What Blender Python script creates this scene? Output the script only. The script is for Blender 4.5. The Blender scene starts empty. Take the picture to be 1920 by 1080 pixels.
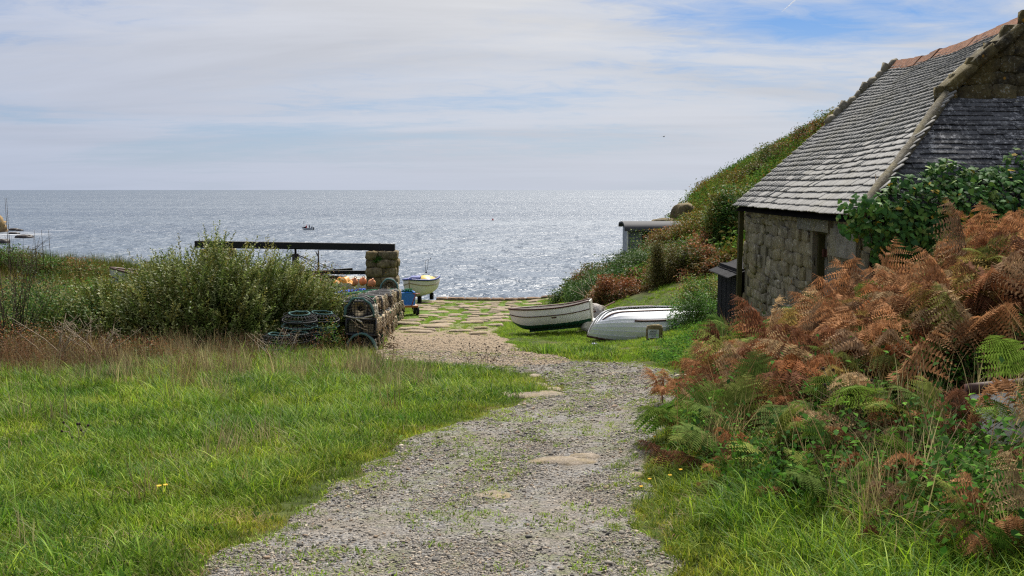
import bpy, math, random
import numpy as np
from mathutils import Vector, Matrix, Euler

# ------------------------------------------------------------------ camera, world, sun, exposure
scn = bpy.context.scene
COL = scn.collection
R = math.radians
random.seed(11)
rng = np.random.default_rng(11)

FPX = 1867.0                      # focal length in pixels of the 1920 px wide photograph (35 mm lens)
PITCH = math.atan((540 - 356) / FPX)
cam_d = bpy.data.cameras.new('camera'); cam_d.lens = 35.0; cam_d.sensor_width = 36.0
cam_d.clip_start = 0.1; cam_d.clip_end = 120000
cam = bpy.data.objects.new('camera', cam_d); COL.objects.link(cam)
cam.location = (0, 0, 0); cam.rotation_euler = (math.pi / 2 - PITCH, 0, 0)
scn.camera = cam

SUN_AZ, SUN_EL = R(14), R(50)     # azimuth measured from +Y (the sea) towards +X
sun_dir = Vector((math.sin(SUN_AZ) * math.cos(SUN_EL), math.cos(SUN_AZ) * math.cos(SUN_EL), math.sin(SUN_EL)))
sd = bpy.data.lights.new('sun', 'SUN'); sd.energy = 3.5; sd.angle = R(22); sd.color = (1.0, 0.95, 0.87)
so = bpy.data.objects.new('sun', sd); COL.objects.link(so)
so.rotation_euler = (-sun_dir).to_track_quat('-Z', 'Y').to_euler()

vs = scn.view_settings
vs.view_transform = 'Standard'; vs.look = 'None'; vs.gamma = 1.0; vs.use_curve_mapping = False
vs.exposure = 1.15
cy = scn.cycles
cy.max_bounces = 6; cy.diffuse_bounces = 3; cy.glossy_bounces = 3; cy.transmission_bounces = 3
cy.transparent_max_bounces = 6; cy.caustics_reflective = False; cy.caustics_refractive = False
cy.use_denoising = False; cy.sample_clamp_indirect = 4.0; cy.sample_clamp_direct = 3.0; cy.filter_width = 1.25

def N(nt, typ, **kw):
    n = nt.nodes.new(typ)
    for k, v in kw.items():
        if k.startswith('i_'):
            n.inputs[k[2:].replace('_', ' ')].default_value = v
        else:
            setattr(n, k, v)
    return n
def L(nt, a, b): nt.links.new(a, b)

def ramp(nt, fac, stops, interp='LINEAR'):
    r = nt.nodes.new('ShaderNodeValToRGB'); r.color_ramp.interpolation = interp
    e = r.color_ramp.elements
    while len(e) < len(stops): e.new(0.5)
    for k, (p, c) in enumerate(stops):
        e[k].position = p
        e[k].color = (*c, 1) if isinstance(c, (tuple, list)) else (c, c, c, 1)
    nt.links.new(fac, r.inputs['Fac'])
    return r.outputs['Color']
def mixc(nt, fac, a, b, blend='MIX'):
    m = nt.nodes.new('ShaderNodeMix'); m.data_type = 'RGBA'; m.blend_type = blend
    ins = {s.identifier: s for s in m.inputs}
    for sock, v in ((ins['Factor_Float'], fac), (ins['A_Color'], a), (ins['B_Color'], b)):
        if hasattr(v, 'is_linked'): nt.links.new(v, sock)
        elif isinstance(v, (int, float)): sock.default_value = v if sock.type == 'VALUE' else (v, v, v, 1)
        else: sock.default_value = (*v, 1)
    return [s for s in m.outputs if s.identifier == 'Result_Color'][0]
def math_(nt, op, a, b=0.0, c=None, clamp=False):
    m = nt.nodes.new('ShaderNodeMath'); m.operation = op; m.use_clamp = clamp
    for k, v in enumerate((a, b) if c is None else (a, b, c)):
        if hasattr(v, 'is_linked'): nt.links.new(v, m.inputs[k])
        else: m.inputs[k].default_value = v
    return m.outputs[0]
def noise_(nt, vec, scale, detail=4, rough=0.55, dist=0.0):
    n = nt.nodes.new('ShaderNodeTexNoise')
    n.inputs['Scale'].default_value = scale; n.inputs['Detail'].default_value = detail
    n.inputs['Roughness'].default_value = rough; n.inputs['Distortion'].default_value = dist
    if vec is not None: nt.links.new(vec, n.inputs['Vector'])
    return n.outputs['Fac']
def mapping(nt, vec, scale=(1, 1, 1), rot=(0, 0, 0), loc=(0, 0, 0)):
    m = nt.nodes.new('ShaderNodeMapping')
    m.inputs['Scale'].default_value = scale; m.inputs['Rotation'].default_value = rot; m.inputs['Location'].default_value = loc
    nt.links.new(vec, m.inputs['Vector'])
    return m.outputs['Vector']

SKX, SKY = 3.86, 0.47
# sky: clear-air Nishita sky behind a procedural veil of high cloud, laid out on a plane overhead
w = bpy.data.worlds.new('World'); scn.world = w; w.use_nodes = True
nt = w.node_tree; nt.nodes.clear()
wout = N(nt, 'ShaderNodeOutputWorld'); bg = N(nt, 'ShaderNodeBackground'); L(nt, bg.outputs[0], wout.inputs[0])
bg.inputs['Strength'].default_value = 0.080
sky = N(nt, 'ShaderNodeTexSky', sky_type='NISHITA', sun_disc=False, sun_elevation=SUN_EL, sun_rotation=SUN_AZ)
sky.air_density = 1.0; sky.dust_density = 0.6; sky.ozone_density = 1.5
tc = N(nt, 'ShaderNodeTexCoord')
sep = N(nt, 'ShaderNodeSeparateXYZ'); L(nt, tc.outputs['Generated'], sep.inputs[0])
zc = math_(nt, 'MAXIMUM', sep.outputs['Z'], 0.0)
den = math_(nt, 'ADD', zc, 0.09)
px_ = math_(nt, 'DIVIDE', sep.outputs['X'], den); py_ = math_(nt, 'DIVIDE', sep.outputs['Y'], den)
cmb = N(nt, 'ShaderNodeCombineXYZ'); L(nt, px_, cmb.inputs[0]); L(nt, py_, cmb.inputs[1])
cl = mapping(nt, cmb.outputs[0], (0.30, 0.42, 1), (0, 0, R(24)), (SKX, SKY, 0))
n1 = noise_(nt, cl, 1.15, 5, 0.5, 0.6)
cl2 = mapping(nt, cmb.outputs[0], (0.55, 1.3, 1), (0, 0, R(-14)), (8.3, 4.0, 0))
n2 = noise_(nt, cl2, 1.1, 8, 0.6, 0.8)
cl4 = mapping(nt, cmb.outputs[0], (2.0, 3.2, 1), (0, 0, R(-30)), (1.3, 2.0, 0))
n4 = noise_(nt, cl4, 1.6, 8, 0.65, 0.9)
nsum = math_(nt, 'ADD', math_(nt, 'ADD', math_(nt, 'MULTIPLY', n1, 0.62), math_(nt, 'MULTIPLY', n2, 0.24)), math_(nt, 'MULTIPLY', n4, 0.20))
cover = ramp(nt, nsum, [(0.38, 0.05), (0.455, 0.45), (0.515, 0.85), (0.59, 0.97)])
# thick and thin cloud: low streaks of greyer cloud
cl3 = mapping(nt, cmb.outputs[0], (0.20, 0.6, 1), (0, 0, R(-6)), (0.4, 5.2, 0))
n3 = noise_(nt, cl3, 1.3, 7, 0.55, 0.6)
shade = ramp(nt, n3, [(0.36, 0.84), (0.46, 0.95), (0.54, 1.02), (0.66, 1.08)])
# forward scattering: brighter and warmer round the sun
sv = N(nt, 'ShaderNodeVectorMath', operation='DOT_PRODUCT'); L(nt, tc.outputs['Generated'], sv.inputs[0]); sv.inputs[1].default_value = sun_dir
glow = ramp(nt, sv.outputs['Value'], [(0.0, (2.4, 2.65, 3.25)), (0.5, (2.85, 3.12, 3.8)), (0.60, (3.2, 3.4, 3.95)), (0.70, (3.7, 3.8, 4.1)), (0.76, (4.1, 4.12, 4.2)), (1.0, (5.6, 5.5, 5.2))])
ccol = mixc(nt, 1.0, glow, shade, 'MULTIPLY')
skyc = mixc(nt, 1.0, sky.outputs[0], (0.20, 0.32, 0.50), 'MULTIPLY')
fin = mixc(nt, cover, skyc, ccol)
# pale band of distant air at the horizon
hz = ramp(nt, zc, [(0.0, 0.85), (0.06, 0.5), (0.16, 0.0)])
hcol = mixc(nt, 1.0, glow, (0.96, 0.98, 1.0), 'MULTIPLY')
fin2 = mixc(nt, hz, fin, hcol)
L(nt, fin2, bg.inputs['Color'])

# ------------------------------------------------------------------ helpers
cosP, sinP = math.cos(PITCH), math.sin(PITCH)
def W(px, py, d):
    """World point seen at photograph pixel (px, py) at the distance d along +Y."""
    xc = (px - 960) / FPX; yc = (540 - py) / FPX
    dx, dy, dz = xc, cosP + yc * sinP, -sinP + yc * cosP
    t = d / dy
    return Vector((dx * t, d, dz * t))

def tag(o, label=None, cat=None, group=None, kind=None):
    if label: o['label'] = label
    if cat: o['category'] = cat
    if group: o['group'] = group
    if kind: o['kind'] = kind
    return o
def empty(name, loc=(0, 0, 0), rot=(0, 0, 0)):
    o = bpy.data.objects.new(name, None); COL.objects.link(o); o.location = loc; o.rotation_euler = rot
    o.empty_display_size = 0.1
    return o
def thing(name, label, cat, loc=(0, 0, 0), rot=(0, 0, 0), group=None):
    return tag(empty(name, loc, rot), label, cat, group)
def obj(name, me, m=None, parent=None, loc=None, rot=None, scale=None):
    o = bpy.data.objects.new(name, me); COL.objects.link(o)
    if m is not None and not me.materials: me.materials.append(m)
    if parent is not None: o.parent = parent
    if loc is not None: o.location = loc
    if rot is not None: o.rotation_euler = rot
    if scale is not None: o.scale = scale
    return o

def np_mesh(name, V, F, tint=None, smooth=False):
    """Mesh from arrays: V (n,3), F (m,k) with one k."""
    V = np.asarray(V, np.float32); F = np.asarray(F, np.int32)
    me = bpy.data.meshes.new(name); k = F.shape[1]
    me.vertices.add(len(V)); me.vertices.foreach_set('co', V.ravel())
    me.loops.add(F.size); me.loops.foreach_set('vertex_index', F.ravel())
    me.polygons.add(len(F)); me.polygons.foreach_set('loop_start', np.arange(len(F), dtype=np.int32) * k)
    if smooth: me.polygons.foreach_set('use_smooth', np.ones(len(F), bool))
    me.update(calc_edges=True)
    if tint is not None:
        a = me.attributes.new('tint', 'FLOAT_COLOR', 'POINT')
        c = np.ones((len(V), 4), np.float32); c[:, :3] = tint
        a.data.foreach_set('color', c.ravel())
    return me

class MB:
    """Collects boxes, tubes and sheets into one mesh."""
    def __init__(s): s.v = []; s.f = []; s.sm = []
    def add(s, vs_, fs, smooth=False):
        b = len(s.v); s.v += [tuple(p) for p in vs_]; s.f += [tuple(b + i for i in f) for f in fs]; s.sm += [smooth] * len(fs)
        return s
    def box(s, c, size, rot=None, taper=1.0):
        x, y, z = (k / 2 for k in size)
        pts = [Vector((sx * x * (taper if sz > 0 else 1), sy * y * (taper if sz > 0 else 1), sz * z)) for sz in (-1, 1) for sy in (-1, 1) for sx in (-1, 1)]
        M = Euler(rot).to_matrix() if rot is not None and not isinstance(rot, Matrix) else rot
        c = Vector(c)
        pts = [(M @ p if M is not None else p) + c for p in pts]
        return s.add(pts, [(0, 2, 3, 1), (4, 5, 7, 6), (0, 1, 5, 4), (2, 6, 7, 3), (0, 4, 6, 2), (1, 3, 7, 5)])
    def bar(s, a, b, wd, ht, up=(0, 0, 1)):
        a = Vector(a); b = Vector(b); d = (b - a).normalized(); u = Vector(up)
        sx = d.cross(u)
        if sx.length < 1e-5: sx = d.cross(Vector((1, 0, 0)))
        sx.normalize(); u = sx.cross(d)
        pts = [p + sx * (i * wd / 2) + u * (j * ht / 2) for p in (a, b) for i, j in ((-1, -1), (1, -1), (1, 1), (-1, 1))]
        return s.add(pts, [(0, 1, 2, 3), (7, 6, 5, 4), (0, 4, 5, 1), (1, 5, 6, 2), (2, 6, 7, 3), (3, 7, 4, 0)])
    def tube(s, pts, r, n=6, closed=False, cap=True):
        pts = [Vector(p) for p in pts]; m = len(pts)
        rr = r if isinstance(r, (list, tuple)) else [r] * m
        ref = Vector((0.123, 0.31, 0.94)); V = []; prev = None
        for i, p in enumerate(pts):
            if closed: t = pts[(i + 1) % m] - pts[i - 1]
            else: t = pts[min(i + 1, m - 1)] - pts[max(i - 1, 0)]
            t.normalize()
            if prev is None:
                a = t.cross(ref)
                if a.length < 1e-4: a = t.cross(Vector((1, 0, 0)))
            else: a = prev - t * prev.dot(t)
            a.normalize(); prev = a; b = t.cross(a)
            for k in range(n):
                an = 2 * math.pi * k / n
                V.append(p + (a * math.cos(an) + b * math.sin(an)) * rr[i])
        Fs = []
        for i in range(m if closed else m - 1):
            j = (i + 1) % m
            for k in range(n):
                l = (k + 1) % n
                Fs.append((i * n + k, i * n + l, j * n + l, j * n + k))
        if cap and not closed:
            Fs.append(tuple(range(n))[::-1]); Fs.append(tuple((m - 1) * n + k for k in range(n)))
        return s.add(V, Fs, True)
    def sheet(s, grid, smooth=True):
        """grid: rows of points"""
        r = len(grid); c = len(grid[0])
        return s.add([p for row in grid for p in row], [(i * c + j, i * c + j + 1, (i + 1) * c + j + 1, (i + 1) * c + j) for i in range(r - 1) for j in range(c - 1)], smooth)
    def lathe(s, prof, n=12, c=(0, 0, 0), axis='z'):
        V = []
        for (r, z) in prof:
            for k in range(n):
                a = 2 * math.pi * k / n
                p = (r * math.cos(a), r * math.sin(a), z)
                if axis == 'y': p = (p[0], p[2], p[1])
                if axis == 'x': p = (p[2], p[0], p[1])
                V.append(Vector(p) + Vector(c))
        m = len(prof)
        return s.add(V, [(i * n + k, i * n + (k + 1) % n, (i + 1) * n + (k + 1) % n, (i + 1) * n + k) for i in range(m - 1) for k in range(n)], True)
    def mesh(s, name='mesh'):
        me = bpy.data.meshes.new(name); me.from_pydata(s.v, [], s.f); me.update()
        me.polygons.foreach_set('use_smooth', s.sm)
        return me
    def build(s, name, m, parent=None, **kw):
        return obj(name, s.mesh(name), m, parent, **kw)

def hsh(x, y):
    return np.sin(x * 12.9898 + y * 78.233) * 43758.5453 % 1.0
def vnoise(x, y):
    """smooth 2-D value noise, 0..1"""
    x = np.asarray(x, float); y = np.asarray(y, float)
    xi = np.floor(x); yi = np.floor(y); fx = x - xi; fy = y - yi
    fx = fx * fx * (3 - 2 * fx); fy = fy * fy * (3 - 2 * fy)
    a = hsh(xi, yi); b = hsh(xi + 1, yi); c = hsh(xi, yi + 1); d = hsh(xi + 1, yi + 1)
    return (a * (1 - fx) + b * fx) * (1 - fy) + (c * (1 - fx) + d * fx) * fy
def fbm(x, y, o=3):
    t = 0; a = 0.5
    for k in range(o): t = t + a * vnoise(x * 2 ** k + 17.3 * k, y * 2 ** k + 5.1 * k); a *= 0.5
    return t / (1 - 0.5 ** o)
def inpoly(x, y, poly):
    x = np.asarray(x); y = np.asarray(y); r = np.zeros(x.shape, bool); n = len(poly)
    for i in range(n):
        x1, y1 = poly[i][:2]; x2, y2 = poly[(i + 1) % n][:2]
        if y1 == y2: continue
        c = ((y1 > y) != (y2 > y)) & (x < (x2 - x1) * (y - y1) / (y2 - y1) + x1)
        r ^= c
    return r
# ------------------------------------------------------------------ terrain
ZB = ([-10, 0, 5, 10, 18, 25, 40, 60, 80], [-0.8, -1.6, -2.04, -2.47, -3.15, -3.75, -5.0, -6.56, -8.0])
zb = lambda y: float(np.interp(y, *ZB))
ctrl = []
for x in (-3.5, 0.0, 1.0):
    for y in (-6, 0, 5, 10, 18, 25, 33, 42, 52, 62, 75): ctrl.append((x, y, zb(y)))
for y in (33, 42, 52, 60): ctrl.append((-6, y, zb(y) - 0.05))
for y, z in ((-6, -1.0), (0, -1.5), (5, -2.0), (10, -2.42), (18, -3.1), (25, -3.6), (35, -4.5), (45, -5.1), (60, -6.2)): ctrl.append((-9, y, z))
for y, z in ((-6, -0.6), (0, -1.2), (10, -1.9), (20, -2.6), (30, -3.3), (45, -3.95), (60, -5.0)): ctrl.append((-20, y, z))
for y, z in ((-6, 1.5), (10, 0.5), (30, -1.4), (45, -2.6), (60, -4)): ctrl.append((-45, y, z))
for c in ((2.1, 4.2, -1.72), (1.4, 5, -1.98), (1.3, 7.5, -2.2), (3, 6, -1.62), (4, 8, -1.55), (5, 10, -1.45), (3, 10, -1.95), (2, 10, -2.28), (4.4, 12, -2.15), (3.2, 13, -2.5),
          (5.5, 12, -1.75), (6.5, 12.5, -1.6), (7, 9, -1.1), (4.6, 16, -2.62), (3.5, 16, -2.85), (2.57, 15, -2.85), (2.5, 18, -3.12), (3.5, 21, -3.2), (4.7, 19, -2.86), (4.7, 21, -2.98),
          (3.4, 24, -3.58), (2.4, 24.5, -3.7), (4.2, 27, -3.4), (5, 23, -2.98), (6.5, 32, -2.66), (5.2, 30, -3.1), (7, 24, -2.6), (10, 26, -1.5), (10, 30, -1.2), (15, 30, 0.8), (25, 30, 4.5), (12, 14, -0.4), (12, 8, 0.0), (12, 20, -0.2),
          (20, 10, 2.5), (20, 20, 2.5), (5.1, 50, -4.75), (7.8, 50, -3.9), (10, 48, -3.0), (11.6, 68, -2.5), (17.7, 75, 1.0), (20.9, 75, 3.1), (24.9, 75, 5.3), (30, 75, 8), (15, 45, -0.6), (20, 50, 2.5),
          (30, 50, 7.5), (45, 60, 14), (45, 20, 10), (4.2, 40, -4.55), (6.2, 40, -3.5), (2.6, 50, -5.72), (3.3, 58, -6.2), (2.2, 33, -4.25), (3.4, 33, -3.7), (12, 85, -2.6), (17, 92, 0), (26, 95, 4), (14, 60, -1.6), (9.5, 60, -3.6), (6, 58, -5.0), (45, 95, 13), (20, -6, 2.5), (6, -2, -0.6), (3, 0, -1.2)):
    ctrl.append(c)
C = np.array(ctrl, float)
def tps(a, b):
    r2 = ((a[:, None, :] - b[None]) ** 2).sum(-1) / 900.0
    return r2 * np.log(r2 + 1e-9) * 0.5
def fit():
    n = len(C); K = tps(C[:, :2], C[:, :2]) + np.eye(n) * 2e-4
    P = np.c_[np.ones(n), C[:, :2] / 30]
    A = np.zeros((n + 3, n + 3)); A[:n, :n] = K; A[:n, n:] = P; A[n:, :n] = P.T
    return np.linalg.solve(A, np.r_[C[:, 2], 0, 0, 0])
wt = fit()
def rbf(x, y):
    q = np.c_[x, y]; out = np.empty(len(q))
    for k in range(0, len(q), 20000):
        s_ = q[k:k + 20000]
        out[k:k + 20000] = tps(s_, C[:, :2]) @ wt[:-3] + np.c_[np.ones(len(s_)), s_ / 30] @ wt[-3:]
    return out
GX0, GY0, GS = -60.0, -8.0, 0.25
gnx, gny = 481, 481
gx = GX0 + np.arange(gnx) * GS; gy = GY0 + np.arange(gny) * GS
cx, cyy = gx[::4], gy[::4]                       # solve on a 1 m grid, refine bilinearly
XX, YY = np.meshgrid(cx, cyy)
Zc = rbf(XX.ravel(), YY.ravel()).reshape(XX.shape)
def bil(Z, fx, fy):
    ny, nx = Z.shape
    fx = np.clip(fx, 0, nx - 1.001); fy = np.clip(fy, 0, ny - 1.001)
    i = fx.astype(int); j = fy.astype(int); a = fx - i; b = fy - j
    return (Z[j, i] * (1 - a) + Z[j, i + 1] * a) * (1 - b) + (Z[j + 1, i] * (1 - a) + Z[j + 1, i + 1] * a) * b
EDGE = ([-60, -30, -10, 0, 3, 5.5, 8.5, 12, 17, 25, 40, 70], [66, 63, 60.5, 60, 59.5, 60.5, 66, 74, 89, 97, 104, 110])
SEA = -14.0
def H(x, y):
    x = np.atleast_1d(np.asarray(x, float)); y = np.atleast_1d(np.asarray(y, float))
    z = bil(Zc, (x - GX0) / 1.0, (y - GY0) / 1.0)
    e = np.interp(x, *EDGE) + (fbm(x * 0.35, y * 0 + 3.0) - 0.5) * np.where(x > 4, 3.0, 0.8)
    t = np.clip((y - e) / 6.0, 0, 1); t = t * t * (3 - 2 * t)
    z = z * (1 - t) + (-17.0) * t
    return z
def h1(x, y): return float(H(x, y)[0])
def hit(px, py, dmax=100):
    """Where the ray through a photograph pixel meets the ground."""
    p = W(px, py, 1.0); ds = np.r_[np.arange(3, 30, 0.05), np.arange(30, dmax, 0.2)]
    g = H(p.x * ds, ds) - p.z * ds
    k = np.argmax(g > 0)
    if not (g > 0).any(): return Vector((p.x * 60, 60, h1(p.x * 60, 60)))
    d = ds[k]
    if k:
        a, b = g[k - 1], g[k]; d = ds[k - 1] + (ds[k] - ds[k - 1]) * (-a) / (b - a)
    return Vector((p.x * d, d, p.z * d))

# the regions of the ground, in metres
def region(pts): return [tuple(hit(*p)[:2]) for p in pts]
TRACK_L = region([(330, 1130), (395, 1080), (490, 1000), (585, 930), (700, 872), (800, 815), (900, 780), (985, 752), (1058, 738), (1040, 718), (985, 700), (925, 690), (850, 686), (735, 678)])
TRACK_R = region([(1330, 1130), (1262, 1080), (1222, 1000), (1205, 900), (1232, 830), (1252, 760), (1288, 722), (1278, 702), (1245, 692), (1180, 683), (1075, 678)])
TRACK = [(-1.9, 2.0)] + TRACK_L + region([(715, 660), (800, 655), (960, 668)]) + TRACK_R[::-1] + [(1.2, 2.0)]
SLIP = region([(700, 682), (800, 684), (960, 690), (1085, 682), (1060, 668), (985, 662), (952, 640), (925, 618), (955, 590), (1005, 572), (1045, 557)]) + [(2.2, 60.3), (-4.5, 60.3), (-4.6, 50)] + region([(765, 588), (735, 618), (705, 650)])
def track_d(x, y):
    return inpoly(x, y, TRACK)

def axis(stops):
    out = [stops[0][0]]
    for (a, s0), (b, s1) in zip(stops[:-1], stops[1:]):
        while out[-1] < b - 1e-6:
            f = (out[-1] - a) / (b - a); out.append(min(b, out[-1] + s0 + (s1 - s0) * f))
    return np.array(out)
ax = axis([(-60, 2.0), (-15, 0.5), (-8, 0.25), (8, 0.25), (16, 0.6), (60, 2.0)])
ay = axis([(-8, 0.5), (4, 0.2), (30, 0.4), (62, 0.6), (75, 0.8), (112, 1.5)])
def grid_mesh(name, ax, ay, zf):
    X, Y = np.meshgrid(ax, ay); Z = zf(X.ravel(), Y.ravel())
    V = np.c_[X.ravel(), Y.ravel(), Z]; nx = len(ax); ny = len(ay)
    i, j = np.meshgrid(np.arange(nx - 1), np.arange(ny - 1)); q = (j * nx + i).ravel()
    return np_mesh(name, V, np.c_[q, q + 1, q + 1 + nx, q + nx], smooth=True)
def rough(x, y):
    return H(x, y) + (fbm(x * 1.3, y * 1.3) - 0.5) * np.where(track_d(x, y) | inpoly(x, y, SLIP), 0.03, 0.12) - 0.02

# ------------------------------------------------------------------ materials
def M(name, f):
    m = bpy.data.materials.new(name); m.use_nodes = True; nt = m.node_tree
    b = nt.nodes['Principled BSDF']
    f(nt, b); return m
def pos(nt): return N(nt, 'ShaderNodeNewGeometry').outputs['Position']
def ocoord(nt): return N(nt, 'ShaderNodeTexCoord').outputs['Object']
def orand(nt): return N(nt, 'ShaderNodeObjectInfo').outputs['Random']
def bump(nt, b, hgt, strength=0.5, dist=0.02):
    n = N(nt, 'ShaderNodeBump'); n.inputs['Strength'].default_value = strength; n.inputs['Distance'].default_value = dist
    L(nt, hgt, n.inputs['Height']); L(nt, n.outputs[0], b.inputs['Normal'])
def plain(name, col, rough=0.6, var=0.15, scale=8, spec=0.3, metal=0.0, bumpy=0.0):
    def f(nt, b):
        n = noise_(nt, ocoord(nt), scale, 6, 0.6)
        r_ = orand(nt)
        v = math_(nt, 'ADD', math_(nt, 'MULTIPLY', n, 2 * var), math_(nt, 'MULTIPLY', r_, var))
        v = math_(nt, 'ADD', v, 1 - 1.5 * var)
        c = N(nt, 'ShaderNodeVectorMath', operation='SCALE'); c.inputs[0].default_value = col; L(nt, v, c.inputs['Scale'])
        L(nt, c.outputs[0], b.inputs['Base Color']); b.inputs['Roughness'].default_value = rough
        b.inputs['Specular IOR Level'].default_value = spec; b.inputs['Metallic'].default_value = metal
        if bumpy: bump(nt, b, n, bumpy, 0.02)
    return M(name, f)

def m_soil(nt, b):
    p = pos(nt)
    n = noise_(nt, p, 0.6, 5); n2 = noise_(nt, p, 7, 6)
    c = ramp(nt, n, [(0.35, (0.035, 0.05, 0.012)), (0.5, (0.06, 0.075, 0.018)), (0.65, (0.085, 0.07, 0.03))])
    c = mixc(nt, 1.0, c, ramp(nt, n2, [(0.3, 0.55), (0.7, 1.3)]), 'MULTIPLY')
    L(nt, c, b.inputs['Base Color']); b.inputs['Roughness'].default_value = 0.95; b.inputs['Specular IOR Level'].default_value = 0.1
    bump(nt, b, n2, 0.8, 0.06)
MAT_SOIL = M('soil', m_soil)

def m_track(nt, b):
    p = pos(nt)
    v = N(nt, 'ShaderNodeTexVoronoi'); v.inputs['Scale'].default_value = 42; L(nt, p, v.inputs['Vector'])
    v2 = N(nt, 'ShaderNodeTexVoronoi'); v2.inputs['Scale'].default_value = 95; L(nt, p, v2.inputs['Vector'])
    g = ramp(nt, v.outputs['Color'], [(0.0, (0.09, 0.092, 0.10)), (0.45, (0.2, 0.195, 0.19)), (0.75, (0.30, 0.275, 0.24)), (1.0, (0.44, 0.41, 0.36))])
    g2 = ramp(nt, v2.outputs['Color'], [(0.0, (0.11, 0.10, 0.088)), (0.6, (0.225, 0.20, 0.168)), (1.0, (0.36, 0.32, 0.27))])
    big = noise_(nt, p, 0.9, 5, 0.6); mid = noise_(nt, p, 3.5, 6, 0.6)
    c = mixc(nt, ramp(nt, mid, [(0.42, 0.0), (0.58, 1.0)]), g, g2)
    brown = mixc(nt, 1.0, g2, (1.0, 0.88, 0.72), 'MULTIPLY')
    c = mixc(nt, ramp(nt, big, [(0.5, 0.0), (0.72, 0.6)]), c, brown)
    # thin moss and crushed grass in streaks along the middle of the lane
    gr = noise_(nt, p, 5.0, 8, 0.75); gr2 = noise_(nt, mapping(nt, p, (1.0, 0.45, 1)), 1.3, 4, 0.6)
    gm = math_(nt, 'MULTIPLY', ramp(nt, gr, [(0.47, 0.0), (0.6, 1.0)]), ramp(nt, gr2, [(0.44, 0.0), (0.56, 0.85)]))
    c = mixc(nt, gm, c, (0.13, 0.145, 0.045))
    c = mixc(nt, 1.0, c, ramp(nt, noise_(nt, p, 30, 4), [(0.3, 0.6), (0.7, 1.1)]), 'MULTIPLY')
    L(nt, c, b.inputs['Base Color']); b.inputs['Roughness'].default_value = 0.85; b.inputs['Specular IOR Level'].default_value = 0.25
    hh = math_(nt, 'ADD', v.outputs['Distance'], math_(nt, 'MULTIPLY', v2.outputs['Distance'], 0.5))
    bump(nt, b, hh, 0.9, 0.02)
MAT_TRACK = M('gravel_track', m_track)

def m_slip(nt, b):
    p = pos(nt)
    n = noise_(nt, p, 1.1, 6, 0.62); n2 = noise_(nt, p, 16, 6, 0.7); n3 = noise_(nt, p, 4.5, 5)
    c = ramp(nt, n2, [(0.25, (0.12, 0.09, 0.06)), (0.5, (0.22, 0.168, 0.112)), (0.75, (0.33, 0.26, 0.18))])
    # green takes over the joints of the paving towards the sea
    sp = N(nt, 'ShaderNodeSeparateXYZ'); L(nt, p, sp.inputs[0])
    far = math_(nt, 'MULTIPLY_ADD', sp.outputs['Y'], 0.16, -4.3, clamp=True)
    gm = math_(nt, 'MULTIPLY', far, ramp(nt, math_(nt, 'ADD', math_(nt, 'MULTIPLY', n, 0.6), math_(nt, 'MULTIPLY', n3, 0.4)), [(0.22, 0.0), (0.36, 1.0)]))
    c = mixc(nt, gm, c, ramp(nt, n2, [(0.3, (0.05, 0.095, 0.014)), (0.7, (0.13, 0.19, 0.035))]))
    L(nt, c, b.inputs['Base Color']); b.inputs['Roughness'].default_value = 0.95; b.inputs['Specular IOR Level'].default_value = 0.15
    bump(nt, b, n2, 0.7, 0.03)
MAT_SLIP = M('sandy_slip', m_slip)

def m_sea(nt, b):
    p = pos(nt)
    a = noise_(nt, mapping(nt, p, (0.55, 0.42, 1), (0, 0, R(8))), 1.0, 3, 0.6, 0.3)
    bb = noise_(nt, mapping(nt, p, (0.17, 0.10, 1), (0, 0, R(-12))), 1.0, 3, 0.6, 0.2)
    dd = noise_(nt, mapping(nt, p, (0.035, 0.022, 1), (0, 0, R(5))), 1.0, 3, 0.6, 0.2)
    cc = noise_(nt, mapping(nt, p, (0.0022, 0.008, 1), (0, 0, R(3))), 1.0, 5, 0.6)
    hgt = math_(nt, 'ADD', math_(nt, 'ADD', math_(nt, 'MULTIPLY', a, 0.9), math_(nt, 'MULTIPLY', bb, 2.6)), math_(nt, 'MULTIPLY', dd, 6.0))
    bump(nt, b, hgt, 1.0, 1.0)
    col = ramp(nt, cc, [(0.35, (0.04, 0.066, 0.105)), (0.7, (0.085, 0.115, 0.155))])
    L(nt, col, b.inputs['Base Color'])
    L(nt, ramp(nt, cc, [(0.35, 0.32), (0.65, 0.44)]), b.inputs['Roughness']); b.inputs['IOR'].default_value = 1.33; b.inputs['Specular IOR Level'].default_value = 0.38
MAT_SEA = M('sea_water', m_sea)

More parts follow.
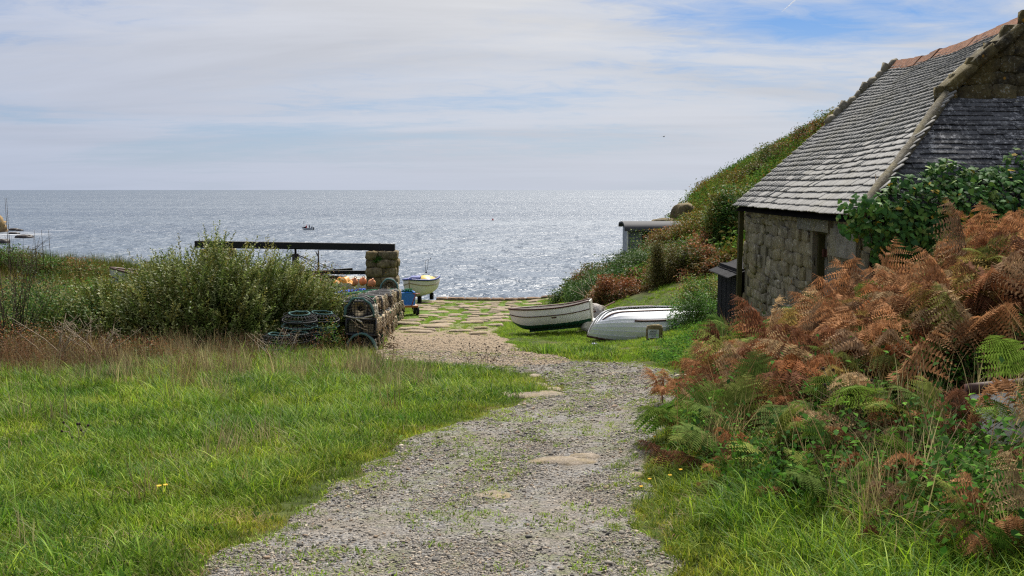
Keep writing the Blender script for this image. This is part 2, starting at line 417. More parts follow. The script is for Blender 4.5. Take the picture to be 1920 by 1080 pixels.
g_ = obj('ground', grid_mesh('ground', ax, ay, rough), MAT_SOIL); tag(g_, 'soil and turf of the cove sloping down to the sea', None, None, 'structure')
PATCH = {}
def patch_at(name, x, y):
    """height of a laid sheet and how far inside its rim (0..1) a point lies"""
    x0, y0, st, Z, m_ = PATCH[name]; fx, fy = (x - x0) / st, (y - y0) / st
    inside = (fx >= 0) & (fy >= 0) & (fx < Z.shape[1] - 1) & (fy < Z.shape[0] - 1)
    return bil(Z, fx, fy), np.where(inside, bil(m_, fx, fy), 0)
def patch(name, poly, step, lift, m, amp):
    """A sheet of the ground inside an outline, its rim ragged and turned down into the soil."""
    P = np.array(poly); x0, y0 = P.min(0) - 0.3; x1, y1 = P.max(0) + 0.3
    axx = np.arange(x0, x1 + step, step); ayy = np.arange(y0, y1 + step, step)
    X, Y = np.meshgrid(axx, ayy)
    wob = (fbm(X * 2.1, Y * 2.1) - 0.5) * 0.5; wob2 = (fbm(X * 2.1 + 40, Y * 2.1) - 0.5) * 0.5
    m_ = inpoly(X + wob, Y + wob2, poly).astype(float)
    for _ in range(3):
        q_ = np.pad(m_, 1, mode='edge'); m_ = (q_[:-2, 1:-1] + q_[2:, 1:-1] + q_[1:-1, :-2] + q_[1:-1, 2:] + 2 * m_) / 6
    rim = np.clip((m_ - 0.45) * 3.2, -1.4, 1)
    Z = H(X.ravel(), Y.ravel()).reshape(X.shape) + (fbm(X * 1.3, Y * 1.3) - 0.5) * 0.03 - 0.02 + lift * rim + (fbm(X * 4, Y * 4) - 0.5) * amp
    PATCH[name] = (axx[0], ayy[0], step, Z, m_)
    ins = m_ > 0.02; nx = len(axx); ny = len(ayy)
    keep = ins[:-1, :-1] & ins[1:, :-1] & ins[:-1, 1:] & ins[1:, 1:]
    j, i = np.nonzero(keep); q = j * nx + i
    F = np.c_[q, q + 1, q + 1 + nx, q + nx]
    used = np.unique(F); re = -np.ones(nx * ny, int); re[used] = np.arange(len(used))
    V = np.c_[X.ravel(), Y.ravel(), Z.ravel()][used]
    return obj(name, np_mesh(name, V, re[F], smooth=True), m)
tr = patch('gravel_track', TRACK, 0.08, 0.04, MAT_TRACK, 0.03); tag(tr, 'grey gravel track winding down towards the cove', None, None, 'structure')
sl = patch('slipway', SLIP, 0.12, 0.045, MAT_SLIP, 0.02); tag(sl, 'sandy slipway paved with worn granite setts', None, None, 'structure')
# sea: reaches the horizon
smb = MB(); smb.sheet([[(x, y, SEA) for x in (-60000, -2000, 0, 2000, 60000)] for y in (30, 400, 3000, 90000)], False)
tag(smb.build('sea', MAT_SEA), 'rippled blue grey sea reaching the horizon', None, None, 'structure')
# ------------------------------------------------------------------ materials of built things
def lichen_stone(name, base, dark, pale, orange=0.5, scale=1.0, wet=0.0):
    def f(nt, b):
        tcx = N(nt, 'ShaderNodeTexCoord').outputs['Object']; p = pos(nt)
        r_ = orand(nt)
        off = N(nt, 'ShaderNodeVectorMath', operation='ADD'); L(nt, p, off.inputs[0])
        cmbr = N(nt, 'ShaderNodeCombineXYZ'); L(nt, math_(nt, 'MULTIPLY', r_, 9.0), cmbr.inputs[0]); L(nt, cmbr.outputs[0], off.inputs[1])
        q = off.outputs[0]
        n = noise_(nt, q, 3.0 * scale, 8, 0.65); n2 = noise_(nt, p, 1.1 * scale, 5, 0.6); n3 = noise_(nt, q, 16 * scale, 8, 0.7, 0.4)
        c = mixc(nt, ramp(nt, n, [(0.35, 0.0), (0.65, 1.0)]), dark, base)
        tintv = math_(nt, 'MULTIPLY_ADD', r_, 0.5, 0.75)
        sc = N(nt, 'ShaderNodeVectorMath', operation='SCALE'); L(nt, c, sc.inputs[0]); L(nt, tintv, sc.inputs['Scale'])
        c = mixc(nt, ramp(nt, n2, [(0.46, 0.0), (0.66, 0.75)]), sc.outputs[0], (base[0] * 0.9, base[1] * 0.86, base[2] * 0.6))
        c = mixc(nt, math_(nt, 'MULTIPLY', ramp(nt, n3, [(0.56, 0.0), (0.63, 0.85)]), ramp(nt, n, [(0.4, 0.2), (0.6, 1.0)])), c, pale)
        v = N(nt, 'ShaderNodeTexVoronoi'); v.inputs['Scale'].default_value = 4.5 * scale; v.inputs['Randomness'].default_value = 1.0; L(nt, q, v.inputs['Vector'])
        dist = math_(nt, 'ADD', v.outputs['Distance'], math_(nt, 'MULTIPLY', n3, 0.25))
        sp = ramp(nt, dist, [(0.24, 1.0), (0.3, 0.0)])
        sepc = N(nt, 'ShaderNodeSeparateColor'); L(nt, v.outputs['Color'], sepc.inputs[0])
        om = math_(nt, 'MULTIPLY', sp, ramp(nt, sepc.outputs['Red'], [(1 - 0.3 * orange, 0.0), (1 - 0.3 * orange + 0.02, 0.9)]))
        wm = math_(nt, 'MULTIPLY', sp, ramp(nt, sepc.outputs['Green'], [(0.66, 0.0), (0.68, 0.7)]))
        c = mixc(nt, wm, c, (0.42, 0.42, 0.38)); c = mixc(nt, om, c, (0.36, 0.19, 0.03))
        c = mixc(nt, 1.0, c, ramp(nt, n3, [(0.3, 0.6), (0.7, 1.25)]), 'MULTIPLY')
        L(nt, c, b.inputs['Base Color']); b.inputs['Roughness'].default_value = 0.9; b.inputs['Specular IOR Level'].default_value = 0.2
        bump(nt, b, math_(nt, 'ADD', n, n3), 0.7, 0.03)
    return M(name, f)
MAT_STONE = lichen_stone('rubble_stone', (0.30, 0.26, 0.18), (0.10, 0.084, 0.055), (0.46, 0.45, 0.39), 0.7, 1.0)
MAT_GRANITE = lichen_stone('dressed_granite', (0.26, 0.245, 0.205), (0.13, 0.12, 0.095), (0.40, 0.39, 0.35), 0.3, 2.2)
MAT_GABLE = lichen_stone('gable_stone', (0.155, 0.125, 0.06), (0.025, 0.022, 0.018), (0.30, 0.30, 0.26), 1.1, 1.3)
MAT_PIER = lichen_stone('pier_stone', (0.25, 0.195, 0.115), (0.075, 0.06, 0.035), (0.38, 0.35, 0.28), 0.8, 1.2)
MAT_MORTAR = plain('mortar', (0.21, 0.185, 0.13), 0.95, 0.3, 12, 0.1, 0, 0.8)
MAT_HIP = lichen_stone('hip_mortar', (0.25, 0.22, 0.165), (0.15, 0.13, 0.09), (0.34, 0.32, 0.26), 0.1, 3.0)
def m_slate(dark):
    def f(nt, b):
        p = pos(nt); r_ = orand(nt)
        a = N(nt, 'ShaderNodeAttribute', attribute_name='tint').outputs['Color']
        n = noise_(nt, p, 13, 7, 0.75); n2 = noise_(nt, p, 42, 5, 0.7); big = noise_(nt, p, 0.8, 4)
        if dark:
            c = ramp(nt, n2, [(0.3, (0.05, 0.05, 0.052)), (0.7, (0.13, 0.13, 0.132))])
            lic = math_(nt, 'MULTIPLY', ramp(nt, n, [(0.53, 0.0), (0.58, 0.95)]), ramp(nt, big, [(0.4, 0.35), (0.55, 1.0)]))
            c = mixc(nt, lic, c, (0.50, 0.49, 0.47))
        else:
            c = ramp(nt, n2, [(0.25, (0.15, 0.147, 0.14)), (0.55, (0.25, 0.245, 0.235)), (0.8, (0.34, 0.335, 0.315))])
            c = mixc(nt, ramp(nt, n, [(0.55, 0.0), (0.68, 0.5)]), c, (0.16, 0.14, 0.10))
            c = mixc(nt, ramp(nt, big, [(0.5, 0.0), (0.75, 0.35)]), c, (0.24, 0.22, 0.15))
        c = mixc(nt, 1.0, c, a, 'MULTIPLY')
        L(nt, c, b.inputs['Base Color']); b.inputs['Roughness'].default_value = 0.8; b.inputs['Specular IOR Level'].default_value = 0.2
        bump(nt, b, n2, 0.35, 0.01)
    return M('slate_dark' if dark else 'slate_grey', f)
MAT_SLATE, MAT_SLATE_D = m_slate(False), m_slate(True)
MAT_TERRA = lichen_stone('terracotta', (0.27, 0.105, 0.05), (0.13, 0.06, 0.035), (0.34, 0.27, 0.2), 0.2, 3.0)
def m_wood(name, c0, c1, sc=(2, 2, 30), rough=0.8):
    def f(nt, b):
        o_ = ocoord(nt); r_ = orand(nt)
        n = noise_(nt, mapping(nt, o_, (sc[2], sc[1], sc[0])), 2.0, 8, 0.7, 0.6)
        c = ramp(nt, n, [(0.3, c0), (0.7, c1)])
        s_ = N(nt, 'ShaderNodeVectorMath', operation='SCALE'); L(nt, c, s_.inputs[0]); L(nt, math_(nt, 'MULTIPLY_ADD', r_, 0.5, 0.75), s_.inputs['Scale'])
        L(nt, s_.outputs[0], b.inputs['Base Color']); b.inputs['Roughness'].default_value = rough; b.inputs['Specular IOR Level'].default_value = 0.25
        bump(nt, b, n, 0.5, 0.01)
    return M(name, f)
MAT_DOOR = m_wood('weathered_door', (0.10, 0.092, 0.07), (0.30, 0.28, 0.23), (1.2, 14, 14))
MAT_RUST = plain('rusty_iron', (0.07, 0.028, 0.018), 0.85, 0.3, 20, 0.2, 0, 0.5)
MAT_BLACK = plain('tarred_black', (0.010, 0.010, 0.012), 0.9, 0.3, 6, 0.12, 0, 0.15)
MAT_CORR = plain('corrugated_dark', (0.030, 0.031, 0.035), 0.8, 0.3, 7, 0.2)
MAT_DARK = plain('dark_void', (0.012, 0.011, 0.010), 1.0, 0.1, 3, 0.0)
MAT_MOSS_SHADE = plain('mossy_post_and_reveal_shade', (0.055, 0.05, 0.02), 0.9, 0.3, 9, 0.1, 0, 0.4)

# ------------------------------------------------------------------ templates
def rock_mesh(seed, sub=2, power=11.0, jit=0.13):
    """A rounded, slightly uneven block inside the unit cube."""
    r = np.random.default_rng(seed)
    n = sub + 1; V = {}; F = []
    def vid(p):
        k = tuple(np.round(p, 5)); return V.setdefault(k, len(V))
    t = np.linspace(-1, 1, n + 1)
    for axs in range(3):
        for sg in (-1, 1):
            for i in range(n):
                for j in range(n):
                    q = []
                    for a, b in ((i, j), (i + 1, j), (i + 1, j + 1), (i, j + 1)):
                        p = np.zeros(3); p[axs] = sg; p[(axs + 1) % 3] = t[a]; p[(axs + 2) % 3] = t[b]; q.append(vid(p))
                    F.append(q if sg > 0 else q[::-1])
    P = np.array(list(V.keys()))
    nrm = (np.abs(P) ** power).sum(1) ** (1 / power)
    P = P / nrm[:, None]
    P += r.normal(0, jit, P.shape) * 0.5
    return P * 0.5, np.array(F)
ROCKS = [rock_mesh(k) for k in range(7)]
ROCK_ME = [np_mesh('stone_block', v, f, smooth=False) for v, f in ROCKS]
def scatter(tv, tf, A, Pp):
    """Copies of a template under (n,3,3) matrices and (n,3) positions, as one vertex and face array."""
    n = len(Pp); V = np.einsum('nij,vj->nvi', A, tv) + Pp[:, None, :]
    F = tf[None] + (np.arange(n) * len(tv))[:, None, None]
    return V.reshape(-1, 3), F.reshape(-1, tf.shape[1])
def frame(xa, ya, za):
    return np.stack([xa, ya, za], -1)
def place(o, A, p):
    m = Matrix([[*A[i], p[i]] for i in range(3)] + [[0, 0, 0, 1]]); o.matrix_world = m
    return o
def child(name, me, m, parent, A, p):
    """A part with its own world placement under a thing that stands at the origin."""
    o = bpy.data.objects.new(name, me); COL.objects.link(o)
    if m is not None and not me.materials: me.materials.append(m)
    o.parent = parent
    o.matrix_local = parent.matrix_basis.inverted() @ Matrix([[*[float(x) for x in A[i]], float(p[i])] for i in range(3)] + [[0, 0, 0, 1]])
    return o
def with_mat(mes, m):
    out = []
    for me in mes:
        c = me.copy(); c.materials.clear(); c.materials.append(m); out.append(c)
    return out

# ------------------------------------------------------------------ stone cottage
CB = Vector((4.9, 17.3, -3.0))
cot = thing('stone_cottage', 'old stone cottage with grey slate roof and ivy creeping over its near end', 'cottage', CB)
XE, ZE, XR, ZR = 4.70, -0.40, 7.92, 2.58           # eave and ridge of the near slope
Y0, Y1, YG = 13.45, 21.1, 15.3                     # near eave corner, far gable, foot of the gablet
XW, YW0, YW1 = 4.90, 13.75, 20.95                  # wall faces
def xr(y): return XR + (y - 18) * 0.03
def roofW(y, s):
    sag = -0.10 * np.sin(np.clip((y - 15) / 6.2, 0, 1) * np.pi) * s + (fbm(y * 0.5, s * 1.6) - 0.5) * 0.12 * (0.3 + s)
    return np.stack([XE + (xr(y) - XE) * s, y, ZE + (ZR - ZE) * s + sag], -1)
def ymin(s): return np.where(s < 0.6, Y0 + (YG - Y0) * s / 0.6, YG)
def local(o): return o
def cpart(mb, name, m, parent=None):
    """mb in world metres -> part of the cottage"""
    me = mb.mesh(name); me.transform(Matrix.Translation(-CB))
    return obj(name, me, m, parent or cot)
# wall core (mortar) with the door and slit openings left free
wallb = MB()
OPEN = [(15.42, 16.28, -2.75, -0.62), (19.05, 19.28, -1.45, -0.80), (14.35, 14.75, -1.75, -1.05), (20.55, 20.72, -2.95, -1.5)]
ys = sorted({YW0, YW1} | {v for o_ in OPEN for v in o_[:2]})
for ya, yb in zip(ys[:-1], ys[1:]):
    segs = [(-3.6, -0.42)]
    for (a, b_, z0, z1) in OPEN:
        if a <= ya and yb <= b_:
            segs = [(-3.6, z0), (z1, -0.42)]
    for z0, z1 in segs:
        if z1 - z0 > 0.01: wallb.box((XW + 0.245, (ya + yb) / 2, (z0 + z1) / 2), (0.46, yb - ya, z1 - z0))
core = cpart(wallb, 'wall', MAT_MORTAR)
eb = MB(); eb.box((7.9, YW0 + 0.25, -2.0), (5.5, 0.44, 3.2)); eb.box((7.9, YW1 - 0.2, -2.0), (5.5, 0.40, 3.2)); eb.box((10.7, 17.3, -2.0), (0.4, 6.7, 3.2))
# far gable triangle
eb.add([(5.0, 20.75, -0.42), (10.8, 20.75, -0.42), (7.95, 20.75, 2.3), (5.0, 20.95, -0.42), (10.8, 20.95, -0.42), (7.95, 20.95, 2.3)], [(0, 1, 2), (5, 4, 3), (0, 3, 4, 1), (1, 4, 5, 2), (2, 5, 3, 0)])
ew = cpart(eb, 'end_wall', MAT_MORTAR)
vb = MB()
for (a, b_, z0, z1) in OPEN[1:]:
    vb = MB(); vb.box((XW + 0.45, (a + b_) / 2, (z0 + z1) / 2), (0.06, b_ - a, z1 - z0)); cpart(vb, 'window_void', MAT_DARK)
# rubble stones of the long wall, each its own piece
rk = with_mat(ROCK_ME, MAT_STONE)
z = -3.15
r_ = random.Random(5)
nst = 0
courses = []
while z < -0.45:
    h = r_.uniform(0.12, 0.25); h = min(h, -0.42 - z)
    if h < 0.06: break
    y = YW0 - r_.uniform(0, 0.15)
    while y < YW1:
        wd = r_.uniform(0.18, 0.62); y2 = min(y + wd, YW1 + 0.02)
        if y2 - y < 0.1: break
        yc, zc_ = (y + y2) / 2, z + h / 2
        blocked = any(a - 0.02 < yc + (y2 - y) * 0.38 and yc - (y2 - y) * 0.38 < b_ + 0.02 and z0 < zc_ + h * 0.35 and zc_ - h * 0.35 < z1 for (a, b_, z0, z1) in OPEN)
        if -0.72 < zc_ and 15.3 < yc < 16.95: blocked = True
        if not blocked and nst < 300:
            A = np.diag([0.10 + r_.uniform(-0.03, 0.06), (y2 - y) * 1.05, h * 1.08]) ; e = Euler((r_.uniform(-0.2, 0.2), r_.uniform(-0.06, 0.06), r_.uniform(-0.05, 0.05))).to_matrix()
            child('stone', rk[r_.randrange(7)], None, cot, np.array(e) @ A, (XW + 0.03 + r_.uniform(-0.02, 0.02), yc, zc_)); nst += 1
        y = y2
    z += h
# quoins at the near corner, lintel and pale block over the door
lb = MB(); lb.box((XW + 0.10, 16.1, -0.53), (0.32, 1.66, 0.25)); lb_o = cpart(lb, 'lintel', MAT_GRANITE)
lb = MB(); lb.box((XW + 0.08, 14.55, -0.78), (0.30, 1.15, 0.42)); cpart(lb, 'granite_block', MAT_GRANITE)
lb = MB(); lb.box((XW + 0.07, 14.95, -1.7), (0.34, 0.55, 0.75)); cpart(lb, 'granite_block', MAT_GRANITE)
# door: reveal, planks, hasp
dr = empty('door', (0, 0, 0)); dr.parent = cot
def dpart(mb, name, m):
    me = mb.mesh(name); me.transform(Matrix.Translation(-CB)); return obj(name, me, m, dr)
db = MB(); db.box((XW + 0.2, 16.26, -1.7), (0.2, 0.1, 2.1)); db.box((XW + 0.2, 15.46, -1.7), (0.2, 0.08, 2.1)); db.box((XW + 0.2, 15.86, -0.66), (0.2, 0.7, 0.1)); dpart(db, 'door_frame', MAT_MOSS_SHADE)  # dark frame colour paints in the shade of the door recess
for k in range(5):
    db = MB(); yk = 15.52 + 0.138 * k + 0.067
    db.box((XW + 0.215 + 0.006 * (k % 2), yk, -1.75), (0.035, 0.129, 2.05)); dpart(db, 'plank', MAT_DOOR)
db = MB(); db.box((XW + 0.19, 15.84, -1.02), (0.018, 0.66, 0.10)); db.box((XW + 0.17, 16.14, -1.02), (0.05, 0.08, 0.13)); dpart(db, 'hasp', MAT_RUST)
# corner post at the far end
pb = MB(); pb.bar((XW - 0.11, 20.98, -3.1), (XW - 0.08, 20.98, -0.44), 0.09, 0.13, (0, 1, 0)); cpart(pb, 'corner_post', MAT_MOSS_SHADE)

# roof deck under the slates
SS = np.linspace(0, 1, 25)
deck = MB(); grid = []
for s in SS:
    yy = np.linspace(float(ymin(np.array(s))), Y1 - 0.02, 30)
    P = roofW(yy, s); P[:, 2] -= 0.05; grid.append([tuple(p) for p in P])
deck.sheet(grid)
yyE = np.linspace(YG, Y1 - 0.02, 12)
deck.sheet([[(xr(18) + (11.1 - XR) * t, y, ZR - 0.05 - (ZR - ZE) * t) for y in yyE] for t in (0, 0.5, 1)])
deck.sheet([[(XE + (6.63 - XE) * t + (11.1 - 1.9 * t - XE - (6.63 - XE) * t) * u, Y0 + (YG - Y0) * t, ZE - 0.05 + (1.38 - ZE) * t) for u in np.linspace(0, 1, 8)] for t in np.linspace(0, 1, 8)])
deck.sheet([[(XW + 0.02, y, z_) for y in np.linspace(YW0, YW1, 4)] for z_ in (-0.5, -0.40)])
cpart(deck, 'roof_deck', MAT_DARK)
# slates
sv_ = np.array([[-.5, 0, 0], [.5, 0, 0], [.5, 1, 0], [-.5, 1, 0], [-.5, 0, 1], [.5, 0, 1], [.5, 1, 1], [-.5, 1, 1]], float)
sf_ = np.array([[0, 3, 2, 1], [4, 5, 6, 7], [0, 1, 5, 4], [1, 2, 6, 5], [2, 3, 7, 6], [3, 0, 4, 7]])
SL = []                                           # (matrix, position, tint, dark)
slope = math.hypot(XR - XE, ZR - ZE)
s = 0.0; row = 0
while s < 0.985:
    ex = (0.165 - 0.075 * min(1, s * 1.15)) / slope
    y = float(ymin(np.array(s))) - r_.uniform(0.0, 0.12)
    drop = r_.uniform(-0.004, 0.004)
    while y < Y1:
        wd = r_.uniform(0.13, 0.25) * (1 - 0.25 * s)
        if y + wd > Y1 + 0.1: wd = max(0.08, Y1 + 0.05 - y)
        yc = y + wd / 2
        s_b = s + drop + r_.gauss(0, 0.0015); s_t = min(s_b + ex * 1.9, 1.02)
        a = roofW(np.array(yc), s_b); b_ = roofW(np.array(yc), s_t)
        up = b_ - a; ln = np.linalg.norm(up); up /= ln
        e1 = roofW(np.array(yc + 0.6), s_b) - roofW(np.array(yc - 0.6), s_b); e1 /= np.linalg.norm(e1)
        nrm = np.cross(e1, up); nrm = -nrm if nrm[2] < 0 else nrm
        tl = r_.gauss(0, 0.009); e1r = e1 * math.cos(tl) + up * math.sin(tl); upr = np.cross(nrm, e1r); upr = upr if upr @ up > 0 else -upr
        th = r_.uniform(0.026, 0.034); lift = r_.uniform(0.055, 0.059)
        ua = upr * ln - nrm * (lift - 0.002)
        ul = np.linalg.norm(ua); ud = ua / ul; nd = np.cross(e1r, ud); nd = nd if nd[2] > 0 else -nd
        A = frame(e1r * (wd - 0.004), ua, nd * th); p = a + nrm * lift
        SL.append((A, p, r_.uniform(0.88, 1.1), False))
        y += wd
    s += ex; row += 1
s = 0.0; sl2 = math.hypot(YG - Y0, 1.38 - ZE); n2 = np.cross([1, 0, 0], [0, YG - Y0, 1.38 - ZE]); n2 = n2 / np.linalg.norm(n2)
while s < 0.97:
    ex = 0.105 / sl2; xl, xh = XE + (6.63 - XE) * s + 0.05, min(9.4, 11.1 - 1.9 * s)
    x = xl - r_.uniform(0, 0.1)
    while x < xh:
        wd = r_.uniform(0.2, 0.42); jz = r_.gauss(0, 0.004)
        a = np.array([x + wd / 2, Y0 + (YG - Y0) * s, ZE + (1.38 - ZE) * s + (fbm(np.array(x), np.array(s * 3.0)) - 0.5) * 0.05 + jz])
        up = np.array([0, YG - Y0, 1.38 - ZE]) / sl2
        ua = up * ex * sl2 * 1.8 - n2 * 0.034; ud = ua / np.linalg.norm(ua); nd = np.cross([1.0, 0, 0], ud)
        A = frame(np.array([wd - 0.005, 0, 0]), ua, nd * r_.uniform(0.018, 0.026))
        SL.append((A, a + n2 * 0.038, r_.uniform(0.6, 1.3), True)); x += wd
    s += ex
def slate_mesh(tn, m):
    me = np_mesh('slate', sv_, sf_, tint=np.array([tn, tn, tn])); me.materials.append(m); return me
SLM = {(d, k): slate_mesh(0.72 + 0.1 * k, MAT_SLATE_D if d else MAT_SLATE) for d in (False, True) for k in range(5)}
def big_(e):
    A, p, t, d = e; ar = np.linalg.norm(np.cross(A[:, 0], A[:, 1])); v = p / np.linalg.norm(p); nn = np.cross(A[:, 0], A[:, 1]); nn /= np.linalg.norm(nn)
    if p[0] / p[1] > 0.51: return 0
    if d and p[2] < 0.35: return 0
    return ar * abs(nn @ v) / (p @ p)
order = sorted(range(len(SL)), key=lambda i: -big_(SL[i]))
for i in order[:300]:
    A, p, t, d = SL[i]; child('slate', SLM[(d, min(4, max(0, int((t - 0.7) / 0.1))))], None, cot, A, p)
for d, nm in ((False, 'roof_slates'), (True, 'end_roof_slates')):
    rest = [SL[i] for i in order[300:] if SL[i][3] == d]
    V, F = scatter(sv_, sf_, np.array([e[0] for e in rest]), np.array([e[1] for e in rest]) - np.array(CB))
    o = obj(nm, np_mesh(nm, V, F, tint=np.repeat(np.array([[e[2]] * 3 for e in rest]), 8, axis=0)), MAT_SLATE_D if d else MAT_SLATE, cot); o['kind'] = 'stuff'
# mortared hip, verge roll, ridge tiles
def lumpy(path, r0, n=8, seed=1, amp=0.25):
    rr = random.Random(seed); out = MB(); pts = [Vector(p) for p in path]
    out.tube(pts, [r0 * (1 + rr.uniform(-amp, amp)) for _ in pts], n); return out
hp = [Vector((XE + (6.65 - XE) * t - 0.02, Y0 + (YG - Y0) * t, ZE + (1.42 - ZE) * t + 0.05 + 0.02 * math.sin(9 * t))) for t in np.linspace(0, 1.02, 16)]
cpart(lumpy(hp, 0.085, 8, 3, 0.12), 'hip_mortar', MAT_HIP)
for k in range(10):                                # stones bedded along the far verge
    s0, s1_ = 0.58 + 0.042 * k, 0.58 + 0.042 * (k + 1.05)
    a, b_ = roofW(np.array(Y1 - 0.03), s0), roofW(np.array(Y1 - 0.03), s1_)
    m_ = lumpy([Vector(a) + Vector((0, 0, 0.05)), (Vector(a) + Vector(b_)) / 2 + Vector((0, 0, 0.10 + 0.03 * (k % 3))), Vector(b_) + Vector((0, 0, 0.06))], 0.10, 7, k, 0.3)
    cpart(m_, 'verge_stone', MAT_HIP)
y = YG - 0.05; k = 0
while y < Y1 - 0.1:
    ln = r_.uniform(0.34, 0.46); c = roofW(np.array(y + ln / 2), 1.0); tz = r_.uniform(-0.01, 0.02)
    m_ = MB(); wdt, ht = 0.21, 0.19
    for (ya, dz) in ((y + 0.006, 0), (y + ln - 0.006, 0)): pass
    pts = []
    for ya in (y + 0.006, y + ln - 0.004):
        cc = roofW(np.array(ya), 1.0)
        for (dx, dz) in ((-wdt, -ht), (-0.04, 0.0), (0.04, 0.0), (wdt, -ht), (wdt - 0.03, -ht - 0.02), (0.03, -0.03), (-0.03, -0.03), (-wdt + 0.03, -ht - 0.02)):
            pts.append((cc[0] + dx, ya, cc[2] + dz + 0.10 + tz))
    m_.add(pts, [(i, (i + 1) % 8, 8 + (i + 1) % 8, 8 + i) for i in range(8)] + [tuple(range(8))[::-1], tuple(range(8, 16))])
    cpart(m_, 'ridge_tile', MAT_TERRA); y += ln; k += 1
mb_ = MB(); mb_.sheet([[tuple(roofW(np.array(yv), 0.925 + 0.05 * t) + np.array([0, 0, 0.045 + 0.02 * t + 0.02 * math.sin(yv * 9)])) for yv in np.linspace(YG, Y1, 40)] for t in (0, 0.5, 1, 1.5)])
cpart(mb_, 'ridge_bedding', MAT_HIP)
# gablet wall of dark stones above the lower near roof, with rough coping
rg = with_mat(ROCK_ME, MAT_GABLE)
gb = MB(); gb.add([(6.5, YG + 0.02, 1.2), (9.3, YG + 0.02, 1.2), (7.85, YG + 0.02, 2.62), (6.5, YG + 0.3, 1.2), (9.3, YG + 0.3, 1.2), (7.85, YG + 0.3, 2.62)], [(0, 1, 2), (5, 4, 3), (0, 3, 4, 1), (1, 4, 5, 2), (2, 5, 3, 0)])
cpart(gb, 'gable_wall', MAT_MORTAR)
z = 1.33
while z < 2.6:
    h = r_.uniform(0.16, 0.3); x = 6.42 + max(0, (z + h / 2 - 1.45)) * 1.08; x1_ = 9.2 - max(0, (z + h / 2 - 1.45)) * 1.08
    while x < x1_:
        wd = r_.uniform(0.22, 0.6)
        child('gable_stone', rg[r_.randrange(7)], None, cot, np.array(Euler((0, r_.uniform(-0.15, 0.15), r_.uniform(-0.1, 0.1))).to_matrix()) @ np.diag([wd * 1.04, 0.16, h * 1.06]), (x + wd / 2, YG + 0.02 + r_.uniform(-0.02, 0.03), z + h / 2)); x += wd
    z += h
for sg in (-1, 1):
    t = 0.0
    while t < 0.8:
        ln = r_.uniform(0.2, 0.34); t2 = t + ln; tm = t + ln / 2
        xm = 6.55 + (7.85 - 6.55) * tm if sg < 0 else 9.15 - (9.15 - 7.85) * tm
        an = -math.atan2(1.2, 1.3) if sg < 0 else math.atan2(1.2, 1.3)
        child('coping_stone', rg[r_.randrange(7)], None, cot, np.array(Euler((0, an, 0)).to_matrix()) @ np.diag([ln * 1.75 * 1.05, 0.42, 0.17]), (xm, YG + 0.05, 1.52 + 1.1 * tm + r_.uniform(-0.02, 0.02))); t = t2

# ------------------------------------------------------------------ black lean-to against the far gable
lt = thing('lean_to_shed', 'small black tarred shed with corrugated roof behind the far corner of the stone cottage', 'shed', (5.6, 22.1, -3.05))
def tpart(root, mb, name, m, parent=None):
    me = mb.mesh(name); me.transform(Matrix.Translation(-root.location)); return obj(name, me, m, parent or root)
for k in range(8):
    b = MB(); yk = 21.12 + 0.235 * k
    b.box((4.78 + 0.008 * (k % 2), yk + 0.117, -2.5), (0.03, 0.232, 1.5)); tpart(lt, b, 'board', MAT_BLACK)
b = MB(); b.box((5.9, 22.05, -2.45), (2.2, 1.86, 1.55)); tpart(lt, b, 'body', MAT_BLACK)
gr = []
for x, z in ((4.58, -1.86), (6.9, -0.95)):
    gr.append([(x, 21.05 + 2.1 * t, z + 0.014 * math.sin(t * 2 * math.pi * 26)) for t in np.linspace(0, 1, 160)])
b = MB(); b.sheet(gr); tpart(lt, b, 'corrugated_roof', MAT_CORR)
# ------------------------------------------------------------------ boats
def m_paint(name, col, dirt=(0.25, 0.22, 0.16), rough=0.45, amt=0.5):
    def f(nt, b):
        p = ocoord(nt); n = noise_(nt, p, 3, 7, 0.65); n2 = noise_(nt, p, 22, 6, 0.7)
        c = mixc(nt, math_(nt, 'MULTIPLY', ramp(nt, n, [(0.45, 0.0), (0.75, 1.0)]), amt), col, (col[0] * 0.75, col[1] * 0.72, col[2] * 0.62))
        c = mixc(nt, math_(nt, 'MULTIPLY', ramp(nt, n2, [(0.62, 0.0), (0.7, 0.6)]), amt), c, dirt)
        L(nt, c, b.inputs['Base Color']); b.inputs['Roughness'].default_value = rough; b.inputs['Specular IOR Level'].default_value = 0.4
    return M(name, f)
P_WHITE = m_paint('boat_white', (0.76, 0.75, 0.71)); P_CLEAN = m_paint('boat_gloss_white', (0.86, 0.87, 0.90), rough=0.7, amt=0.3)
P_GREEN = m_paint('boat_green', (0.012, 0.075, 0.045), (0.06, 0.06, 0.03), 0.6); P_BROWN = m_paint('gunwale_brown', (0.07, 0.028, 0.02), (0.2, 0.13, 0.08), 0.6)
P_BLUE = m_paint('boat_blue', (0.015, 0.035, 0.22), rough=0.5); P_CREAM = m_paint('boat_cream', (0.68, 0.65, 0.60)); P_GREYW = m_paint('boat_grey', (0.50, 0.48, 0.43), amt=0.9)
P_YELLOW = m_paint('tarp_yellow', (0.55, 0.36, 0.03)); P_TAN = m_paint('bare_wood', (0.32, 0.24, 0.15), amt=0.8)
